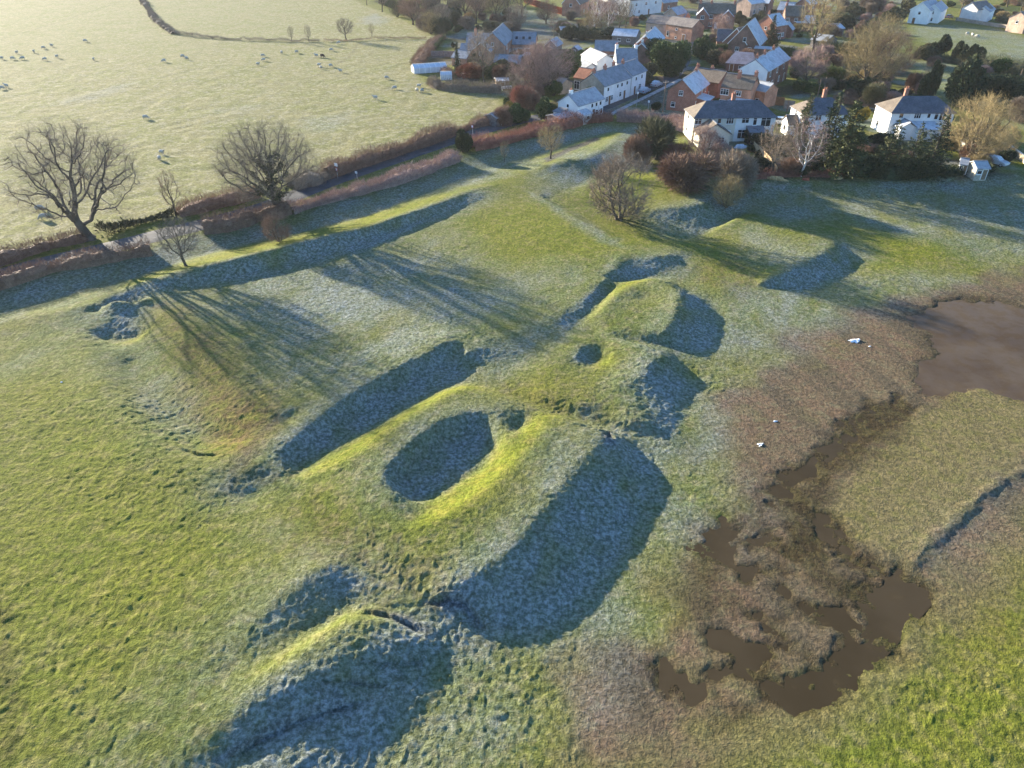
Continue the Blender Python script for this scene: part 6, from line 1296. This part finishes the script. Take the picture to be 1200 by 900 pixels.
road_sign(396, 209, 2.7, 'tall roadside sign with a white and red plate at the spreading scrub hedge', [(2.4, .38, [SIGNW, SIGNW], 'rect'), (1.6, .33, [SIGNR, SIGNW], 'disc')])
road_sign(418.5, 209, 1.3, 'low white sign post on the near side of the road', [(1.05, .28, [SIGNW, SIGNW], 'rect')])
road_sign(554, 158, 2.0, 'small reddish sign near the roadside bush below the garden sheds', [(1.7, .33, [SIGNR, SIGNW], 'disc')])
p = gp(741.5, 101); e = empty('notice_board', p, .5); tag(e, 'pale notice board on two legs in front of the white cottage row', 'board'); a = MB(); a.box(-1.0, 1.0, -.05, .05, .55, 1.65); a.build('panel', SIGNW, e)
for x in (-.85, .85): a = MB(); a.box(x-.05, x+.05, .053, .15, -.2, 1.7); a.build('leg', WOOD, e)
for px, py, rz, lb in [(798,127,.1,'dark bench on the frosted green left of the cream house'),(546,88.5,.15,'white frosted bench below the narrow conifer'),(594,105.5,.3,'pale frosted bench at the right end of the curved hedge')]:
    p = gp(px, py); e = empty('bench', p, rz); tag(e, lb, 'bench'); m = DARKF if 'dark' in lb else FRAME; L = 1.0 if 'dark' in lb else 1.4
    a = MB()
    for y in (-.2, -.05, .1): a.box(-L, L, y, y+.12, .43, .48)
    a.build('seat', m, e); a = MB()
    for z in (.58, .72, .86): a.box(-L, L, .25, .29, z, z+.11)
    a.build('backrest', m, e)
    for x in (-L+.15, L-.15): a = MB(); a.box(x-.04, x+.04, -.2, -.12, -.1, .427); a.box(x-.04, x+.04, .2, .247, -.1, 1.0); a.build('leg', m, e)

# ---- walls and fences
def run(name, pts, h, t, mat, label, cat, fence=False, group=None, cope=None):
    P = [np.array(at(*p, VZ))[:2] for p in pts]; o0 = P[0]; z0 = top(*o0); e = empty(name, (*o0, z0)); tag(e, label, cat, group)
    a = MB(); posts = MB()
    for k, (A_, B_) in enumerate(zip(P[:-1], P[1:])):
        L = np.linalg.norm(B_-A_); n = max(1, int(L/2.4)); d = (B_-A_)/L; nn = np.array([-d[1], d[0]])*t/2
        for j in range(n):
            q0 = A_+d*L*j/n; q1 = A_+d*L*(j+1)/n; za, zb = top(*q0)-z0, top(*q1)-z0; V = []
            zb = za = (za+zb)/2
            c = [q0-nn, q1-nn, q1+nn, q0+nn]; o = len(a.v); hh = h*(1+.015*((j*5) % 3))
            if fence: pass
            for zz in (-.3, hh): a.v += [(*(v-o0), za+zz) for v in c]
            for f in ((0,3,2,1),(4,5,6,7),(0,1,5,4),(1,2,6,5),(2,3,7,6),(3,0,4,7)): a.f.append(tuple(o+i for i in f)); a.m.append(0)
            if fence: q = q0-o0; posts.box(q[0]-.07, q[0]+.07, q[1]-.07, q[1]+.07, za-.3, za+hh+.12)
            elif cope: 
                o = len(posts.v)
                for zz in (hh+.003, hh+.1): posts.v += [(*(o0*0+(v-o0)+(nn*.35 if i > 1 else -nn*.35)), za+zz) for i, v in enumerate(c)]
                for f in ((0,3,2,1),(4,5,6,7),(0,1,5,4),(1,2,6,5),(2,3,7,6),(3,0,4,7)): posts.f.append(tuple(o+i for i in f)); posts.m.append(0)
    a.build('panel' if fence else 'wall_body', mat, e)
    if posts.v: posts.build('posts' if fence else 'coping', WOOD if fence else cope, e)
GWALL = simple('pale_stone_wall', (.50,.42,.30), .9, .25, 1.5)
run('garden_wall', [(1085,153),(1104,164),(1119,174),(1134,185)], 1.7, .35, GWALL, 'long pale stone garden wall running down beside the right hip-roofed house', 'wall', cope=simple('coping_stone', (.58,.52,.42), .9, .2, 2))
run('garden_wall', [(1180,176),(1190,184),(1204,194)], 1.1, .35, GWALL, 'low pale stone wall at the right edge beside the green lawn', 'wall', cope=_MC['coping_stone'])
run('garden_wall', [(780,118),(793,119),(806,122)], 1.3, .3, STONE, 'grey wall along the frosted green by the red-brick gabled house', 'wall')
run('garden_wall', [(1120,24),(1150,29),(1185,34),(1215,42)], 1.2, .35, STONE, 'long grey wall at the back of the frosty paddock', 'wall')
run('garden_fence', [(505,66),(520,66),(536,66.5)], 1.6, .06, WOOD_G, 'grey boarded fence between the sunny lawn and the striped lawn', 'fence', True)
run('garden_fence', [(640,64),(655,64.5),(670,65),(692,66)], 1.8, .06, WOOD, 'long brown boarded fence behind the paddock sheds', 'fence', True)
run('garden_fence', [(888,124),(906,123),(918,124)], 1.9, .06, OAKD, 'dark red-brown boarded fence behind the white semi-detached half', 'fence', True)
run('garden_fence', [(918,127),(930,128)], 1.8, .06, WOOD_G, 'short grey fence panel beside the drive', 'fence', True)
run('garden_fence', [(882,176),(893,186),(901,195),(909,207)], 1.6, .06, simple('new_boards', (.42,.30,.17), .8, .2, 2), 'leaning new timber fence left of the loose grey tree', 'fence', True)
run('garden_fence', [(560,44),(580,45),(600,45)], 1.5, .06, WOOD_G, 'dark boarded fence behind the slate-roofed brick house', 'fence', True)
run('post_fence', [(700,-2),(712,3),(722,8),(735,13),(748,14),(757,10)], 1.2, .06, simple('frosted_rail', (.5,.5,.46), .8, .15, 2), 'pale rail fence curving above the birches', 'fence', True)
# ---- heaps and scraps
def heap(name, px, py, sx, sy, sz, mat, label, cat, seed=1, rz=0.0, ragged=.3):
    g = np.random.default_rng(seed); V, F = [], []; ellip(V, F, (0, 0, 0), (1, 1, 1), 18, 10); V = np.array(V); n = fbm(V[:, 0]*1.7+seed, V[:, 1]*1.7+V[:, 2], 1.0, 3, seed); V = V*(1+ragged*n)[:, None]*np.array([sx, sy, sz])
    me = np_mesh(name, V, np.array(F), 4, smooth=False); me.materials.append(mat); o = link(name, me); p = gp(px, py); o.location = tuple(p+np.array([0, 0, sz*.15])); o.rotation_euler.z = rz; tag(o, label, cat); return o
SNOW = simple('white_scrap', (.74,.75,.76), .7, .08, 4)
heap('white_scrap', 1003, 400, .55, .30, .10, SNOW, 'largest ragged white scrap lying on the brown pond bed', 'scrap', 3, .3, .8)
heap('white_scrap', 1019, 406, .13, .10, .07, SNOW, 'tiny white scrap just right of the largest white scrap', 'scrap', 4, 0, .5)
heap('white_scrap', 909, 494, .22, .10, .07, SNOW, 'small white scrap on the brown bed, upper one of two near the flooded patch', 'scrap', 5, .2, .6)
heap('white_scrap', 891, 521, .22, .17, .08, SNOW, 'small white scrap on the brown bed, lower one of two near the flooded patch', 'scrap', 6, .7, .8)
heap('white_scrap', 72, 448, .10, .08, .06, SNOW, 'tiny pale scrap on the left pasture', 'scrap', 7, 0, .5)
heap('covered_heap', 1063, 182, 1.9, .55, .6, SNOW, 'long white sheet-covered heap on the lawn under the broad evergreens', 'heap', 8, -.5, .15)
heap('covered_heap', 1010, 189, 1.2, .45, .5, simple('pinkish_sheet', (.60,.45,.40), .8, .1, 2), 'pale pinkish covered heap on the lawn right of the tall spruces', 'heap', 9, -.9, .15)
heap('log_pile', 912, 211, 1.5, .5, .5, simple('split_logs', (.42,.29,.14), .9, .35, 5), 'sunlit pile of logs at the garden edge left of the silver birch', 'logs', 10, -.4, .35)
heap('rubbish_heap', 944, 211, .7, .5, .35, simple('rusty_heap', (.30,.09,.05), .9, .3, 4), 'rust-red heap at the garden edge right of the silver birch', 'heap', 11, 0, .3)
heap('log_pile', 981, 210, .9, .4, .4, _MC['split_logs'], 'sunlit pile of logs under the tall spruces', 'logs', 12, 0, .3)
heap('covered_heap', 866, 173, 1.3, .6, .5, FROSTC, 'frosted covered heap in the garden of the cream house', 'heap', 13, .2, .3)
e = empty('summerhouse', gp(618, 73), .2); tag(e, 'small round-roofed timber summerhouse with a frosted dome in front of the garage', 'summerhouse')
a = MB(); a.cyl(0, 0, -.2, 1.9, 1.35, 1.35, 8); a.build('wall', OAKD, e); a = MB(); a.cyl(0, 0, 1.903, 2.3, 1.7, 1.25, 12); a.cyl(0, 0, 2.301, 2.7, 1.24, .5, 12); a.cyl(0, 0, 2.701, 2.85, .49, .1, 12); a.build('roof', simple('frosted_felt', (.5,.53,.56), .8, .15, 2), e)
o = put_door(e, 2.7, 2.4, 'f', .5, .9, 1.7, WOOD, True)
# ---- thick garden planting between the houses
foot = [(o.location.x, o.location.y, max(o['L'], o['W'])*.5+2.2) for o in bpy.data.objects if 'L' in o.keys()]
patches = [([(862,12),(900,40),(935,48),(960,20),(915,14)], 12, 'shrub between the brick houses beside the dark fir'), ([(832,56),(838,44),(862,52),(850,70),(836,66)], 5, 'shrub around the twin-gabled house and its hedge corner'), ([(840,66),(890,66),(880,78),(845,76)], 9, 'shrub in the garden of the tiled barn'), ([(925,70),(1010,55),(1050,90),(1040,120),(960,105),(930,95)], 34, 'shrub in the gardens below the tall bare sunlit tree'),
  ([(955,0),(1060,0),(1060,30),(1000,48),(955,36)], 30, 'shrub in the far gardens at the top right'), ([(640,18),(700,10),(760,10),(765,28),(700,34),(650,40)], 26, 'shrub among the birches above the long shed'), ([(680,66),(690,60),(690,84),(655,108),(630,130),(600,128),(605,108),(650,100)], 20, 'shrub in the garden left of the white cottages'), ([(740,92),(760,88),(790,96),(772,100),(750,104)], 7, 'low shrub by the end of the white cottage row'),
  ([(875,165),(1000,165),(1085,165),(1085,204),(1000,208),(880,206)], 22, 'shrub in the gardens along the top of the frosted scarp'), ([(1100,168),(1180,165),(1190,200),(1140,198)], 14, 'shrub around the garden sheds'), ([(1110,5),(1200,5),(1240,30),(1180,26),(1120,18)], 16, 'shrub by the far pale houses'), ([(790,-5),(860,-8),(880,0),(870,14),(800,4)], 10, 'shrub around the large red-brick house'), ([(440,4),(600,0),(610,34),(520,40),(480,28)], 40, 'undergrowth bush inside the wood'), ([(545,74),(640,72),(640,104),(600,104),(555,92)], 14, 'shrub in the garden of the slate-roofed brick house'), ([(985,112),(1050,104),(1100,108),(1060,126),(990,118)], 14, 'shrub along the lane behind the hip-roofed houses'), ([(1090,76),(1200,92),(1200,100),(1100,88)], 8, 'bush along the lower frosty field')]
g = np.random.default_rng(99)
for pts, n, lab in patches:
    P = np.array([at(*p, VZ)[:2] for p in pts]); k = 0; tries = 0
    while k < n and tries < 900:
        tries += 1; q = P.min(0)+(P.max(0)-P.min(0))*g.random(2)
        if seg_dist(q[:1], q[1:], P, True)[0] > 0 or any((q[0]-a)**2+(q[1]-b)**2 < (r-1.2)**2 for a, b, r in foot): continue
        v = np.array([q[0], q[1], VZ]); d = v-np.array([0, 0, CAM_H]); c, s = math.cos(CAM_P), math.sin(CAM_P); zf = d[1]*c-d[2]*s; px = 600+CAM_F*d[0]/zf; py = 450-CAM_F*(d[1]*s+d[2]*c)/zf
        w = 1.8+3.2*g.random(); h = w*(.45+.4*g.random()); m = [OLIVE, EVERG, TW_BROWN, TW_GREY, LAUREL, TW_GOLD, TW_PINK][int(g.random()*7)]
        if 'scarp' in lab: h *= .7; m = [EVERG, TW_BROWN, OLIVE, EVERG][int(g.random()*4)]
        add_shrub(['shrub_a','shrub_b','scrub_a','scrub_b'][(0 if m in (OLIVE, EVERG, LAUREL) else 2)+k % 2], px, py, w, h, m, lab, name='garden_shrub', cat='shrub', group=lab.replace('shrub', 'shrubs').replace('bush', 'bushes'), rz=g.random()*6.28); k += 1
# ================================================================== AIR
def haze():
    a = MB(); zmin = float(Z.min()); xm = float(np.abs(X).max())+30
    a.box(-xm, xm, float(ys[0])-20, float(ys[-1])+30, zmin-1.0, 58.0); me = a.mesh('haze', [])
    m = bpy.data.materials.new('haze'); m.use_nodes = True; nt = m.node_tree; nt.nodes.remove(nt.nodes['Principled BSDF'])
    v = nt.nodes.new('ShaderNodeVolumePrincipled'); v.inputs['Density'].default_value = 0.00007; v.inputs['Color'].default_value = (.92,.93,.96,1); v.inputs['Anisotropy'].default_value = 0.25
    nt.links.new(v.outputs[0], nt.nodes['Material Output'].inputs['Volume']); me.materials.append(m)
    tag(link('haze', me), kind='stuff')
haze()
